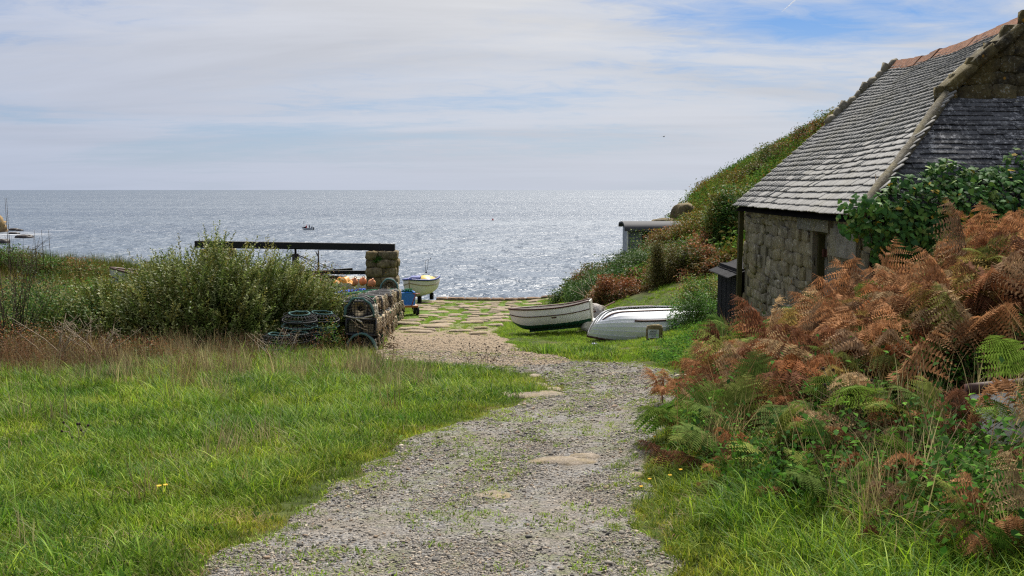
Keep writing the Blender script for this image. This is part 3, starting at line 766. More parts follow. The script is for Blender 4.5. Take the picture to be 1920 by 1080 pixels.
class Hull:
    def __init__(s, L_, B, D, sw=0.72, br=0.18, sr=0.06, fore=0.3):
        s.L, s.B, s.D, s.sw, s.br, s.sr, s.fore = L_, B, D, sw, br, sr, fore
    def hb(s, t):
        if t < 0.45: return s.B / 2 * (s.sw + (1 - s.sw) * math.sin(math.pi / 2 * t / 0.45))
        u = (t - 0.45) / 0.55; return s.B / 2 * max(0.0, 1 - u ** 2.8)
    def zs(s, t): return s.D * (1 + (s.sr * (1 - t / 0.4) ** 2 if t < 0.4 else s.br * ((t - 0.4) / 0.6) ** 2))
    def zk(s, t): return s.D * (0.06 * max(0, 1 - t / 0.3) ** 2 + (s.fore * ((t - 0.72) / 0.28) ** 2 if t > 0.72 else 0))
    def pt(s, side, t, u, off=0.0):
        a = u * math.pi / 2; hb = s.hb(t); zk, zs = s.zk(t), s.zs(t)
        y = hb * math.sin(a) ** 0.72; z = zk + (zs - zk) * (1 - math.cos(a)) ** 1.15
        k = 1 - (1 - u) ** 2 * 0.1 * max(0, (t - 0.8) / 0.2)
        ny, nz = math.sin(a) ** 0.6, -math.cos(a)
        return Vector((-s.L / 2 + s.L * t * k, side * max(0, y + off * ny if t < 0.995 or off > 0 else 0), z + off * nz))
    def skin(s, u0, u1, off0=0.0, off1=None, sides=(-1, 1), nt_=22, nu=7, cut=1.0):
        off1 = off0 if off1 is None else off1; mb = MB()
        for sd_ in sides:
            g = [[s.pt(sd_, t * cut, u0 + (u1 - u0) * k / nu, off0 + (off1 - off0) * k / nu) for k in range(nu + 1)] for t in np.linspace(0, 1, nt_)]
            mb.sheet(g)
        return mb
    def band(s, u, wd, th, off=0.0, sides=(-1, 1), t0=0.0, t1=1.0):
        mb = MB()
        for sd_ in sides:
            mb.tube([s.pt(sd_, t, u, off) for t in np.linspace(t0, t1, 24)], th, 5)
        return mb
    def transom(s, th=0.04):
        mb = MB(); us = np.linspace(0, 1, 9)
        ring = [s.pt(-1, 0, u) for u in us[::-1]] + [s.pt(1, 0, u) for u in us[1:]]
        n = len(ring); r2 = [p + Vector((-th, 0, 0)) for p in ring]
        mb.add(ring + r2, [tuple(range(n)), tuple(range(2 * n - 1, n - 1, -1))] + [(i, n + i, n + (i + 1) % n, (i + 1) % n) for i in range(n)])
        return mb
def orient(o, pos_, yaw, pitch=0, roll=0):
    """x axis of the boat towards its bow"""
    o.rotation_euler = Euler((roll, pitch, yaw)); o.location = pos_

# white rowing boat with green bottom, bow to the sea side
h = Hull(2.2, 1.08, 0.56, 0.74, 0.10, 0.16, 0.30)
rb = thing('rowing_boat', 'small white rowing boat with dark green bottom and brown gunwale on the grass', 'boat')
h.skin(0.0, 0.50).build('bottom', P_GREEN, rb); h.skin(0.50, 1.0).build('hull', P_WHITE, rb); h.skin(0.1, 0.99, -0.03).build('lining', P_GREYW, rb)
h.transom().build('transom', P_GREYW, rb); h.band(1.0, 0, 0.028).build('gunwale', P_BROWN, rb); h.band(0.80, 0, 0.014, 0.006).build('rubbing_strake', P_BROWN, rb)
for t in (0.22, 0.55):
    b = MB(); b.box((-1.1 + 2.2 * t, 0, 0.40), (0.22, h.hb(t) * 1.8, 0.03)); b.build('thwart', P_GREYW, rb)
b = MB(); b.box((-0.25, 0, 0.5), (0.03, 0.02, 0.1)); b.bar((-1.08, 0, -0.03), (0.6, 0, -0.03), 0.05, 0.07); b.build('keel', P_GREEN, rb)
b = MB(); b.box((-0.15, 0.49, 0.40), (0.13, 0.04, 0.22)); b.build('oar_block', P_BROWN, rb)
rbp = W(1034, 620, 26.6); rbp.z = h1(rbp.x, rbp.y) + 0.13
orient(rb, rbp, R(180 - 8), R(6.5), R(2))

# overturned clinker dinghy
h = Hull(3.7, 1.42, 0.50, 0.7, 0.14, 0.08, 0.42)
od = thing('overturned_dinghy', 'white clinker dinghy lying upside down on the grass bank beside the cottage', 'boat')
NPK = 7
for sd_ in (-1, 1):
    for k in range(NPK):
        u0, u1 = k / NPK, min(1.0, (k + 1) / NPK + 0.035)
        h.skin(u0, u1, 0.040, 0.0, (sd_,), 24, 1).build('plank', P_CLEAN, od)
h.transom().build('transom', P_CLEAN, od); h.band(1.0, 0, 0.03).build('gunwale', P_BROWN, od)
b = MB(); b.tube([h.pt(1, t, 0) * 1.0 + Vector((0, 0, -0.03)) for t in np.linspace(0.0, 1.0, 20)], 0.034, 5); b.build('keel', P_BROWN, od)
for sd_ in (-1, 1):
    b = MB(); b.tube([h.pt(sd_, t, 0.36, 0.03) for t in np.linspace(0.34, 0.72, 10)], 0.026, 5); b.build('bilge_runner', P_BROWN, od)
b = MB(); b.tube([h.pt(sd_, 0.22, u, 0.024) for sd_, u in [(1, v) for v in np.linspace(0, 0.98, 12)]], 0.008, 5); b.build('lashing', P_BROWN, od)
odc = (W(1107, 640, 23.6) + W(1312, 606, 25.8)) / 2
yaw = math.atan2(-2.2, -3.0)
od.rotation_euler = (Matrix.Rotation(yaw, 3, 'Z') @ Matrix.Rotation(R(-2.5), 3, 'Y') @ Matrix.Rotation(R(180 - 16), 3, 'X')).to_euler()
od.location = (odc.x + 0.05, odc.y + 0.25, h1(odc.x, odc.y) + 0.50)
# small painted marks on its side
b = MB()
for k, wd in enumerate((0.10, 0.04, 0.07)):
    p0 = h.pt(-1, 0.33 + 0.035 * k, 0.62, 0.022); b.box(p0, (wd, 0.006, 0.035), (R(35), 0, 0))
b.build('painted_mark', MAT_BLACK, od)

# cream and blue boat on a trailer at the top of the slip
h = Hull(3.5, 1.55, 0.85, 0.75, 0.18, 0.04, 0.45)
bb = thing('beached_boat', 'cream boat with royal blue gunwale standing on chocks at the end of the slip', 'boat')
h.skin(0.0, 1.0).build('hull', P_CREAM, bb); h.skin(0.25, 0.99, -0.03).build('lining', P_GREYW, bb); h.transom().build('transom', P_CREAM, bb)
h.band(1.0, 0, 0.055).build('gunwale', P_BLUE, bb); h.band(0.82, 0, 0.022, 0.01).build('rubbing_strake', P_TAN, bb)
b = MB(); b.tube([h.pt(1, 1, u) + Vector((0.02, 0, 0)) for u in np.linspace(0.0, 1, 8)], 0.028, 6); b.build('stem', P_TAN, bb)
b = MB(); b.box((0.95, 0.1, 1.02), (0.5, 0.5, 0.16), (0, 0.1, 0.2)); b.build('blue_box', P_BLUE, bb)
g = [[(-1.0 + 1.3 * t, 1.0 * (u - 0.3), 0.84 + 0.22 * math.sin(math.pi * u) ** 0.7 * math.sin(math.pi * min(1, max(0, t)) ) ** 0.5 + 0.02 * math.sin(17 * t + 9 * u)) for u in np.linspace(0, 1, 9)] for t in np.linspace(0, 1, 10)]
b = MB(); b.sheet(g); b.build('yellow_net_heap', P_YELLOW, bb)
for x, y in ((0.9, -0.28), (0.9, 0.28), (-1.0, -0.35), (-1.0, 0.35)):
    b = MB(); b.box((x, y, -0.13), (0.3, 0.14, 0.36)); b.build('chock', MAT_BLACK, bb)
bbp = W(768, 560, 51.5); bbp.z = h1(bbp.x, bbp.y) + 0.30
yaw = math.atan2(-0.97, -0.22)
orient(bb, Vector((bbp.x - math.cos(yaw) * 1.7, bbp.y - math.sin(yaw) * 1.7, bbp.z)), yaw, 0, 0)

# boat half hidden behind the willow shrub, and one behind the capstan
h = Hull(3.8, 1.5, 1.1, 0.72, 0.2, 0.05, 0.35)
hb_ = thing('moored_boat', 'weathered pale boat half hidden behind the big grey-green shrub', 'boat')
h.skin(0.0, 1.0).build('hull', P_GREYW, hb_); h.transom().build('transom', P_GREYW, hb_); h.band(1.0, 0, 0.035).build('gunwale', P_BROWN, hb_); h.band(0.83, 0, 0.02, 0.01).build('rubbing_strake', P_BROWN, hb_)
p = W(204, 512, 33.0); yaw = math.atan2(-0.15, -1.0)
orient(hb_, Vector((p.x + 1.85, p.y + 0.3, p.z - 1.2)), yaw, R(-2), 0)
h = Hull(4.2, 1.6, 0.85, 0.74, 0.15, 0.05, 0.35)
pb_ = thing('registered_boat', 'white boat behind the capstan with two black letters by its gunwale', 'boat')
h.skin(0.0, 1.0).build('hull', P_WHITE, pb_); h.transom().build('transom', P_WHITE, pb_); h.band(1.0, 0, 0.03).build('gunwale', P_WHITE, pb_)
tcu = bpy.data.curves.new('letters', 'FONT'); tcu.body = 'PZ'; tcu.size = 0.36; tcu.extrude = 0.004
to = bpy.data.objects.new('letters', tcu); COL.objects.link(to); dg = bpy.context.evaluated_depsgraph_get(); tme = bpy.data.meshes.new_from_object(to.evaluated_get(dg)); bpy.data.objects.remove(to)
lo_ = obj('painted_letters', tme, MAT_BLACK, pb_); lo_.location = (0.95, -0.83, 0.50); lo_.rotation_euler = (R(84), 0, R(2))
p = W(655, 530, 49); orient(pb_, Vector((p.x, p.y, p.z - 0.62)), R(2), R(1), 0)

# hull half buried in the bracken at the edge of the bank
h = Hull(3.2, 1.05, 0.46, 0.8, 0.15, 0.05, 0.35)
fb = thing('derelict_boat', 'dirty white boat with dark gunwale half buried in the ferns', 'boat')
h.skin(0.0, 1.0, 0).build('hull', m_paint('old_white', (0.70, 0.69, 0.66), amt=0.8), fb); h.transom(0.06).build('transom', P_BROWN, fb); h.band(1.0, 0, 0.05).build('gunwale', P_BROWN, fb)
p = W(1832, 716, 6.5)
orient(fb, Vector((p.x + 1.58, p.y + 0.12, p.z - 0.64)), R(6), R(-2), R(-50))

# fishing boat far out with its crew
def skinned(name, joints, edges, m, parent=None, loc=(0, 0, 0), rot=(0, 0, 0)):
    me = bpy.data.meshes.new(name); me.from_pydata([j[:3] for j in joints], edges, []); me.update()
    o = obj(name, me, m, parent, loc, rot)
    md = o.modifiers.new('skin', 'SKIN'); sv = me.skin_vertices[0].data
    for k, j in enumerate(joints): sv[k].radius = (j[3], j[4] if len(j) > 4 else j[3])
    sv[0].use_root = True
    o.modifiers.new('sub', 'SUBSURF').levels = 1; o.modifiers['sub'].render_levels = 1
    return o
h = Hull(4.6, 1.7, 0.8, 0.74, 0.25, 0.05, 0.4)
fp = W(577, 431, 350); fp.z = SEA - 0.15
fbt = thing('fishing_boat', 'little open fishing boat far out on the sea with crew aboard', 'boat', fp, (0, 0, R(160)))
h.skin(0.25, 1.0).build('hull', P_WHITE, fbt); h.skin(0, 0.25).build('bottom', MAT_BLACK, fbt); h.transom().build('transom', P_WHITE, fbt); h.band(1.0, 0, 0.06).build('gunwale', MAT_BLACK, fbt)
b = MB(); b.box((1.1, 0, 0.95), (0.7, 0.8, 0.6)); b.build('wheelbox', MAT_BLACK, fbt)
b = MB(); b.tube([(1.5, 0, 0.9), (1.5, 0, 3.0)], 0.04, 5); b.box((1.5, 0, 2.95), (0.2, 0.2, 0.3)); b.build('mast', MAT_BLACK, fbt)
b = MB(); b.box((-2.35, 0, 0.75), (0.3, 0.35, 0.7)); b.box((-2.4, 0, 0.2), (0.14, 0.12, 0.7)); b.build('outboard_motor', MAT_BLACK, fbt)
P_RED = m_paint('coat_red', (0.42, 0.02, 0.03)); P_NAVY = m_paint('coat_navy', (0.012, 0.016, 0.035)); P_SKIN = plain('skin', (0.45, 0.26, 0.18), 0.6)
def figure(label, loc, m, sit, yaw):
    f = thing('person', label, 'person', loc, (0, 0, yaw))
    k = 0.45 if sit else 0.88
    J = [(0, 0, k, .15, .13), (0, 0, k + .3, .17, .13), (0, 0, k + .5, .18, .12), (0, 0, k + .6, .06), (0, 0, k + .68, .07), (0, 0.01, k + .8, .11, .1), (0, 0, k + .88, .06),
         (.2, 0, k + .5, .07), (.26, .08, k + .25, .055), (.2, .28, k + .15, .05), (-.2, 0, k + .5, .07), (-.27, .06, k + .25, .055), (-.22, .25, k + .1, .05)]
    if sit: J += [(.11, .05, k - .05, .1), (.12, .42, k - .02, .08), (.12, .44, .05, .06), (.12, .58, .03, .05), (-.11, .05, k - .05, .1), (-.12, .42, k - .02, .08), (-.12, .44, .05, .06), (-.12, .58, .03, .05)]
    else: J += [(.1, 0, k - .1, .1), (.12, .02, .48, .075), (.13, 0, .06, .055), (.14, .14, .04, .05), (-.1, 0, k - .1, .1), (-.12, .03, .48, .075), (-.13, 0, .06, .055), (-.14, .14, .04, .05)]
    E = [(0, 1), (1, 2), (2, 3), (3, 4), (4, 5), (5, 6), (2, 7), (7, 8), (8, 9), (2, 10), (10, 11), (11, 12), (0, 13), (13, 14), (14, 15), (15, 16), (0, 17), (17, 18), (18, 19), (19, 20)]
    skinned('body', J, E, m, f)
    b = MB(); b.lathe([(0.0, k + .70), (.08, k + .72), (.105, k + .8), (.09, k + .88), (0, k + .93)], 8, (0, 0.03, 0)); b.build('head', P_SKIN, f)
    b = MB(); b.lathe([(.115, k + .84), (.105, k + .9), (.05, k + .96), (0, k + .965)], 8); b.build('hood', m, f)
def onboat(x, y, z):
    a = R(160); return (fp.x + x * math.cos(a) - y * math.sin(a), fp.y + x * math.sin(a) + y * math.cos(a), fp.z + z)
figure('person in a red coat standing at the wheel of the far fishing boat', onboat(0.5, 0.1, 0.2), P_RED, False, R(20))
figure('person in dark clothes standing amidships in the far fishing boat', onboat(-0.7, 0.0, 0.2), P_NAVY, False, R(150))
figure('person in dark clothes sitting at the stern of the far fishing boat', onboat(-1.8, 0.1, 0.35), P_NAVY, True, R(70))

# ------------------------------------------------------------------ capstan: piers, beam, post with bars
MAT_BEAM = plain('beam_black', (0.010, 0.010, 0.012), 0.6, 0.25, 5, 0.3, 0, 0.1); MAT_TIMBER = m_wood('dark_timber', (0.02, 0.017, 0.014), (0.07, 0.06, 0.05), (1, 10, 10))
rp = with_mat(ROCK_ME, MAT_PIER)
def pier(x0, x1, y0, y1, ztop, label):
    zg = h1((x0 + x1) / 2, y0) - 0.2
    t = thing('stone_pier', label, 'pier', ((x0 + x1) / 2, (y0 + y1) / 2, zg))
    b = MB(); b.box(((x0 + x1) / 2, (y0 + y1) / 2, (zg + ztop) / 2 - 0.05), (x1 - x0 - 0.16, y1 - y0 - 0.16, ztop - zg - 0.1)); tpart(t, b, 'core', MAT_MORTAR)
    z = zg; rr = random.Random(int(x0 * 10))
    while z < ztop - 0.05:
        hh = min(rr.uniform(0.26, 0.52), ztop - z); hh = ztop - z if ztop - z - hh < 0.1 else hh
        for face in range(4):
            ln = (x1 - x0) if face % 2 == 0 else (y1 - y0); a = 0
            while a < ln - 0.02:
                wd = min(rr.uniform(0.32, 0.85), ln - a); wd = ln - a if ln - a - wd < 0.2 else wd
                c = a + wd / 2; dp = 0.34; j = rr.uniform(-0.04, 0.09)
                if face == 0: p_, s_ = (x0 + c, y0 + dp / 2 - j, z + hh / 2), (wd, dp, hh)
                elif face == 1: p_, s_ = (x1 - dp / 2 + j, y0 + c, z + hh / 2), (dp, wd, hh)
                elif face == 2: p_, s_ = (x0 + c, y1 - dp / 2, z + hh / 2), (wd, dp, hh)
                else: p_, s_ = (x0 + dp / 2, y0 + c, z + hh / 2), (dp, wd, hh)
                child('stone', rp[rr.randrange(7)], None, t, np.array(Euler((rr.uniform(-.05, .05), rr.uniform(-.06, .06), rr.uniform(-.05, .05))).to_matrix()) @ np.diag([v * 1.0 for v in s_]), p_); a += wd
        z += hh
    return t
pr = pier(-6.56, -5.22, 44.5, 45.8, -2.75, 'square stone pier of rough blocks standing behind the lobster pots')
pier(-14.0, -12.7, 44.5, 45.8, -2.66, 'stone pier under the far end of the black beam rising from the shrub')
bm_ = thing('capstan_beam', 'long black timber beam spanning the two stone piers', 'beam', (-9.8, 45.1, -2.6))
b = MB(); b.bar((-14.34, 45.1, -2.45), (-5.31, 45.1, -2.59), 0.32, 0.31); tpart(bm_, b, 'timber', MAT_BEAM)
b = MB(); b.box((-6.0, 45.1, -2.58), (0.05, 0.35, 0.345)); tpart(bm_, b, 'iron_strap', MAT_CORR)
b = MB(); b.box((-9.82, 44.92, -2.60), (0.5, 0.03, 0.04)); tpart(bm_, b, 'bolt_plate', MAT_CORR)
cp = thing('capstan', 'black timber capstan post with thin stays and long radial bars', 'capstan', (-9.82, 45.1, -5.2))
b = MB(); b.tube([(-9.82, 45.1, -5.6), (-9.82, 45.1, -3.9), (-9.82, 45.1, -2.88)], [0.24, 0.19, 0.15], 10); tpart(cp, b, 'post', MAT_TIMBER)
b = MB(); b.tube([(-9.82, 45.1, -2.9), (-9.82, 45.1, -2.6)], 0.05, 8); tpart(cp, b, 'pivot', MAT_BEAM)
b = MB(); b.lathe([(0.2, -4.35), (0.48, -4.3), (0.5, -3.75), (0.2, -3.7)], 14, (-9.82, 45.1, 0)); tpart(cp, b, 'drum_head', MAT_TIMBER)
for k in range(8):
    a = R(6 + 45 * k); d = Vector((math.cos(a), math.sin(a), 0)); o_ = Vector((-9.82, 45.1, -3.74 - 0.06 * (k % 2)))
    b = MB(); b.bar(o_ + d * 0.2, o_ + d * 3.35 + Vector((0, 0, -0.02)), 0.16, 0.17); tpart(cp, b, 'capstan_bar', MAT_BEAM)
    b = MB(); b.tube([Vector((-9.82, 45.1, -2.95)) + d * 0.14, o_ + d * 1.9 + Vector((0, 0, 0.08))], 0.018, 5); tpart(cp, b, 'stay', MAT_BEAM)
mk = thing('forked_stake', 'thin forked stake standing beside the capstan post', 'stake', (W(597, 505, 44)))
b = MB(); p = W(597, 520, 44); b.tube([p, p + Vector((0.02, 0, 1.2))], [0.06, 0.03], 6); b.tube([p + Vector((0.02, 0, 0.9)), p + Vector((-0.1, 0, 1.15))], 0.025, 5); tpart(mk, b, 'pole', MAT_TIMBER)
# turf tuft on the pier
# ------------------------------------------------------------------ lobster pots
MAT_NET = plain('black_netting', (0.016, 0.017, 0.018), 0.8, 0.4, 9, 0.2); MAT_FRAME = plain('pot_frame', (0.03, 0.03, 0.032), 0.6, 0.5, 6, 0.35)
MAT_ROPE = plain('tan_rope', (0.40, 0.32, 0.22), 0.95, 0.45, 14, 0.1); MAT_TEAL = plain('teal_rope', (0.09, 0.17, 0.16), 0.9, 0.4, 14, 0.1); MAT_GRN = plain('green_twine', (0.03, 0.15, 0.08), 0.9, 0.4, 12, 0.1)
MAT_BLUER = plain('blue_rope', (0.05, 0.10, 0.38), 0.9, 0.4, 12, 0.1); MAT_EYE = plain('pot_canvas', (0.30, 0.25, 0.17), 0.95, 0.4, 7, 0.1); MAT_FLOAT = plain('orange_float', (0.62, 0.24, 0.10), 0.5, 0.2, 6, 0.4); MAT_PALE = plain('pale_rope', (0.46, 0.42, 0.34), 0.95, 0.4, 14, 0.1)
MAT_ORANGE = plain('orange_oilskin', (0.60, 0.24, 0.015), 0.5, 0.3, 6, 0.4)
PX, PY, PZ = 0.66, 0.50, 0.38
def net_face(mb, o_, u, v, nu, nv, wd=0.009, rr=random):
    """strips of netting across the parallelogram o, u, v"""
    o_, u, v = Vector(o_), Vector(u), Vector(v); n = u.cross(v).normalized()
    for i in range(1, nu):
        a = o_ + u * (i / nu + rr.uniform(-.012, .012)); mb.add([a - u.normalized() * wd / 2, a + u.normalized() * wd / 2, a + v + u.normalized() * wd / 2, a + v - u.normalized() * wd / 2], [(0, 1, 2, 3)])
    for i in range(1, nv):
        a = o_ + v * (i / nv + rr.uniform(-.012, .012)) + n * 0.002; w_ = v.normalized() * wd / 2; mb.add([a - w_, a + u - w_, a + u + w_, a + w_], [(0, 1, 2, 3)])
def strand(mb, a, b, sag, r, seed, n=7):
    rr = random.Random(seed); a, b = Vector(a), Vector(b); pts = []
    for k in range(n):
        t = k / (n - 1); p = a.lerp(b, t) + Vector((rr.uniform(-.03, .03), rr.uniform(-.03, .03), -sag * math.sin(math.pi * t)))
        pts.append(p)
    mb.tube(pts, [r * rr.uniform(0.7, 1.4) for _ in pts], 4)
def pot_meshes(v):
    """frame, net, eye and rope meshes of one kind of pot"""
    rr = random.Random(v); x, y, z = PX / 2 - 0.02, PY / 2 - 0.02, PZ
    f = MB()
    for zz in (0.02, z - 0.03):
        f.tube([(-x, -y, zz), (x, -y, zz), (x, y, zz), (-x, y, zz)], 0.019, 5, closed=True)
    for sx in (-x, 0, x):
        for sy in (-y, y): f.tube([(sx, sy, 0.02), (sx, sy, z - 0.03)], 0.016, 5)
    f.tube([(0, -y, z - 0.03), (0, y, z - 0.03)], 0.014, 5)
    n = MB(); xs, ysz = 2 * x, 2 * y
    net_face(n, (-x, -y, 0.02), (xs, 0, 0), (0, 0, z - 0.05), 12, 7, 0.010, rr); net_face(n, (-x, y, 0.02), (xs, 0, 0), (0, 0, z - 0.05), 12, 7, 0.010, rr)
    net_face(n, (-x, -y, 0.02), (0, ysz, 0), (0, 0, z - 0.05), 9, 7, 0.010, rr); net_face(n, (x, -y, 0.02), (0, ysz, 0), (0, 0, z - 0.05), 9, 7, 0.010, rr)
    net_face(n, (-x, -y, z - 0.03), (xs, 0, 0), (0, ysz, 0), 12, 9, 0.010, rr); net_face(n, (-x, -y, 0.03), (xs, 0, 0), (0, ysz, 0), 12, 9, 0.013, rr)
    e = MB()
    for cx in (-x / 2, x / 2):
        e.box((cx + rr.uniform(-.02, .02), -y + 0.05, z * 0.42), (x * 0.72, 0.012, z * 0.5), (0.1, 0, rr.uniform(-.1, .1)))
    rp_ = MB()
    for k in range((6, 26, 12, 32, 18, 24)[v % 6]):
        sx = rr.choice((x + 0.015, x + 0.015, x + 0.02)); yy = rr.uniform(-y, y)
        strand(rp_, (sx, yy, z - rr.uniform(0, .08)), (sx + rr.uniform(0, .03), yy + rr.uniform(-.1, .1), rr.uniform(0, .2)), 0.0, rr.uniform(.010, .018), rr.random())
    for k in range(3):
        strand(rp_, (rr.uniform(-x, x), -y - 0.015, z - 0.03), (rr.uniform(-x, x), -y - 0.02, rr.uniform(0.05, .3)), 0.05, 0.009, rr.random())
    tw = MB()
    for k in range(3):
        yy = rr.uniform(-y, y)
        strand(tw, (x + 0.02, yy, z - rr.uniform(0, .05)), (x + 0.03, yy + rr.uniform(-.12, .12), rr.uniform(0, .25)), 0.02, 0.011, rr.random())
    if v % 3 == 0: strand(tw, (rr.uniform(-x, 0), rr.uniform(-y, y), z), (rr.uniform(0, x), rr.uniform(-y, y), z), -0.03, 0.014, rr.random())
    me = [f.mesh('frame'), n.mesh('net'), e.mesh('canvas'), rp_.mesh('rope'), tw.mesh('twine')]
    for m_, mt in zip(me, (MAT_FRAME, MAT_NET, MAT_EYE, MAT_ROPE, MAT_GRN)): m_.materials.append(mt)
    return me
def dpot_meshes(v):
    rr = random.Random(v); x, y = PX / 2 - 0.02, PY / 2 - 0.02; f = MB(); n = MB()
    f.tube([(-x, -y, 0.02), (x, -y, 0.02), (x, y, 0.02), (-x, y, 0.02)], 0.02, 5, closed=True)
    arch = lambda yy, s=1.0: [(math.cos(a) * x * s, yy, 0.02 + math.sin(a) * 0.40 * s) for a in np.linspace(0, math.pi, 13)]
    for yy in (-y, 0, y): f.tube(arch(yy), 0.016, 5)
    A = [arch(yy) for yy in np.linspace(-y, y, 8)]
    for k in range(1, 12): n.tube([a[k] for a in A], 0.006, 3)
    for yy in np.linspace(-y, y, 9)[1:-1]: n.tube(arch(yy, 0.985), 0.006, 3)
    for yy in (-y, y):
        for k in range(1, 9):
            xx = -x + 2 * x * k / 9; zz = 0.40 * math.sqrt(max(0, 1 - (xx / x) ** 2)); n.tube([(xx, yy, 0.02), (xx, yy, zz)], 0.006, 3)
        for k in range(1, 7):
            zz = 0.4 * k / 7; xx = x * math.sqrt(max(0, 1 - (zz / 0.4) ** 2)); n.tube([(-xx, yy, zz), (xx, yy, zz)], 0.006, 3)
    e = MB(); e.lathe([(0.16, 0), (0.10, 0.10), (0.07, 0.16)], 12, (0.0, -y + 0.01, 0.18), 'y')
    t_ = MB(); t_.tube([Vector(p) + Vector((rr.uniform(-.012, .012), -0.012, rr.uniform(-.012, .012))) for p in arch(-y, 1.01)], [0.026 * rr.uniform(0.75, 1.3) for _ in range(13)], 6)
    r2 = MB(); strand(r2, (-x, -y - 0.02, 0.05), (x, -y - 0.02, 0.07), 0.06, 0.015, rr.random(), 9); strand(r2, (-0.05, -y - .02, 0.0), (0.05, -y - .03, -0.1), 0.0, 0.02, rr.random(), 4)
    for k in range(7): strand(r2, (x - 0.02, rr.uniform(-y, y), 0.25), (x + 0.03, rr.uniform(-y, y), 0.0), 0.0, 0.013, rr.random())
    me = [f.mesh('frame'), n.mesh('net'), e.mesh('funnel'), r2.mesh('rope'), t_.mesh('binding')]
    for m_, mt in zip(me, (MAT_FRAME, MAT_NET, MAT_EYE, MAT_PALE, MAT_TEAL)): m_.materials.append(mt)
    return me
def inkwell_meshes(v):
    rr = random.Random(v); f = MB(); n = MB(); g_ = MB(); rad = lambda z: 0.30 + 0.07 * math.sin(math.pi * z / 0.42) - (0.10 if z > 0.38 else 0)
    for k, zz in enumerate((0.02, 0.14, 0.27, 0.40)):
        (g_ if k % 2 else f).tube([(rad(zz) * math.cos(a) + rr.uniform(-.01, .01), rad(zz) * math.sin(a) + rr.uniform(-.01, .01), zz + rr.uniform(-.01, .01)) for a in np.linspace(0, 2 * math.pi, 19)[:-1]], 0.017, 5, closed=True)
    for a in np.linspace(0, 2 * math.pi, 25)[:-1]:
        n.tube([(rad(zz) * math.cos(a + 0.1 * zz), rad(zz) * math.sin(a + 0.1 * zz), zz) for zz in np.linspace(0.02, 0.40, 5)], 0.007, 3)
    for zz in np.linspace(0.05, 0.38, 6): n.tube([(rad(zz) * math.cos(a), rad(zz) * math.sin(a), zz) for a in np.linspace(0, 2 * math.pi, 19)[:-1]], 0.006, 3, closed=True)
    me = [f.mesh('hoop'), n.mesh('net'), g_.mesh('rope_hoop')]
    for m_, mt in zip(me, (MAT_FRAME, MAT_NET, MAT_TEAL)): m_.materials.append(mt)
    return me
PM = [pot_meshes(k) for k in range(6)]; DM = [dpot_meshes(k) for k in range(3)]; IM = [inkwell_meshes(k) for k in range(2)]
ORD = 'first second third fourth fifth sixth seventh eighth ninth tenth eleventh twelfth thirteenth fourteenth fifteenth sixteenth seventeenth eighteenth nineteenth twentieth'.split() + ['twenty-' + w_ for w_ in 'first second third fourth fifth sixth seventh eighth ninth'.split()] + ['thirtieth', 'thirty-first', 'thirty-second']
def pot(meshes, label, loc, rz, tilt=(0, 0), drop=None):
    t = thing('lobster_pot', label, 'lobster pot', loc, (tilt[0], tilt[1], rz), 'lobster pots stacked beside the slipway')
    for k, me in enumerate(meshes):
        if drop and k in drop: continue
        o = bpy.data.objects.new(me.name.split('.')[0], me); COL.objects.link(o); o.parent = t
    return t
rr = random.Random(3)
PA, PB = Vector((-3.22, 21.0, 0)), Vector((-4.45, 36.8, 0)); NPOT = 29
along = (PB - PA); rowyaw = math.atan2(along.y, along.x) - math.pi / 2; side = Vector((math.cos(rowyaw), math.sin(rowyaw), 0))
LAYER = ('bottom', 'middle', 'top')
for i in range(NPOT):
    c = PA + along * (i / (NPOT - 1)); zg = h1(c.x, c.y) - 0.02
    nl = 2 if i < 1 or i in (9, 15, 22) else 3
    for l in range(nl):
        j = Vector((rr.uniform(-.10, .08), rr.uniform(-.03, .03), 0)) + side * (0.04 * (l == 1))
        lab = f'black lobster pot, {ORD[i]} from the near end of the long stack, {LAYER[l]} layer'
        if i == 0 and l == 0:
            pot(DM[0], 'arched lobster pot with a round netted mouth at the near foot of the stack', (c.x, c.y, zg), rowyaw + R(4)); continue
        pot(PM[rr.randrange(6)], lab, (c.x + j.x, c.y + j.y, zg + l * PZ * 1.005), rowyaw + R(rr.uniform(-9, 9)), (R(rr.uniform(-3, 3)), R(rr.uniform(-3.5, 3.5))), None)
    if i == 0: pot(DM[1], 'arched lobster pot bound with teal rope on top of the near end of the stack', (c.x + 0.02, c.y - 0.02, zg + 2 * PZ), rowyaw + R(-6))
    if i == 26: pot(DM[2], 'arched lobster pot standing on the far end of the stack against the stone pier', (c.x - 0.05, c.y, zg + 3 * PZ), rowyaw)
    if i >= 3:                                      # second column, only its top layer shows
        c2 = c - side * (PX + 0.03); z2 = h1(c2.x, c2.y)
        for l in ((0, 1, 2) if i < 5 else (2,)):
            t = pot(PM[rr.randrange(6)], f'black lobster pot, {ORD[i - 3]} from the near end of the shrub-side column, {LAYER[l]} layer', (c2.x, c2.y + rr.uniform(-.03, .03), z2 - 0.05 + l * PZ), rowyaw + R(rr.uniform(-5, 5)), (0, 0), (3,))
            if l == 2 and i % 2 == 0:
                b = MB(); strand(b, (-0.32, -0.2, PZ), (-0.30, 0.2, PZ + 0.02), -0.05, 0.03, i); strand(b, (-0.34, -0.1, PZ), (-0.25, 0.1, PZ - .1), 0, 0.025, i + 9); b.build('blue_line', MAT_BLUER, t)
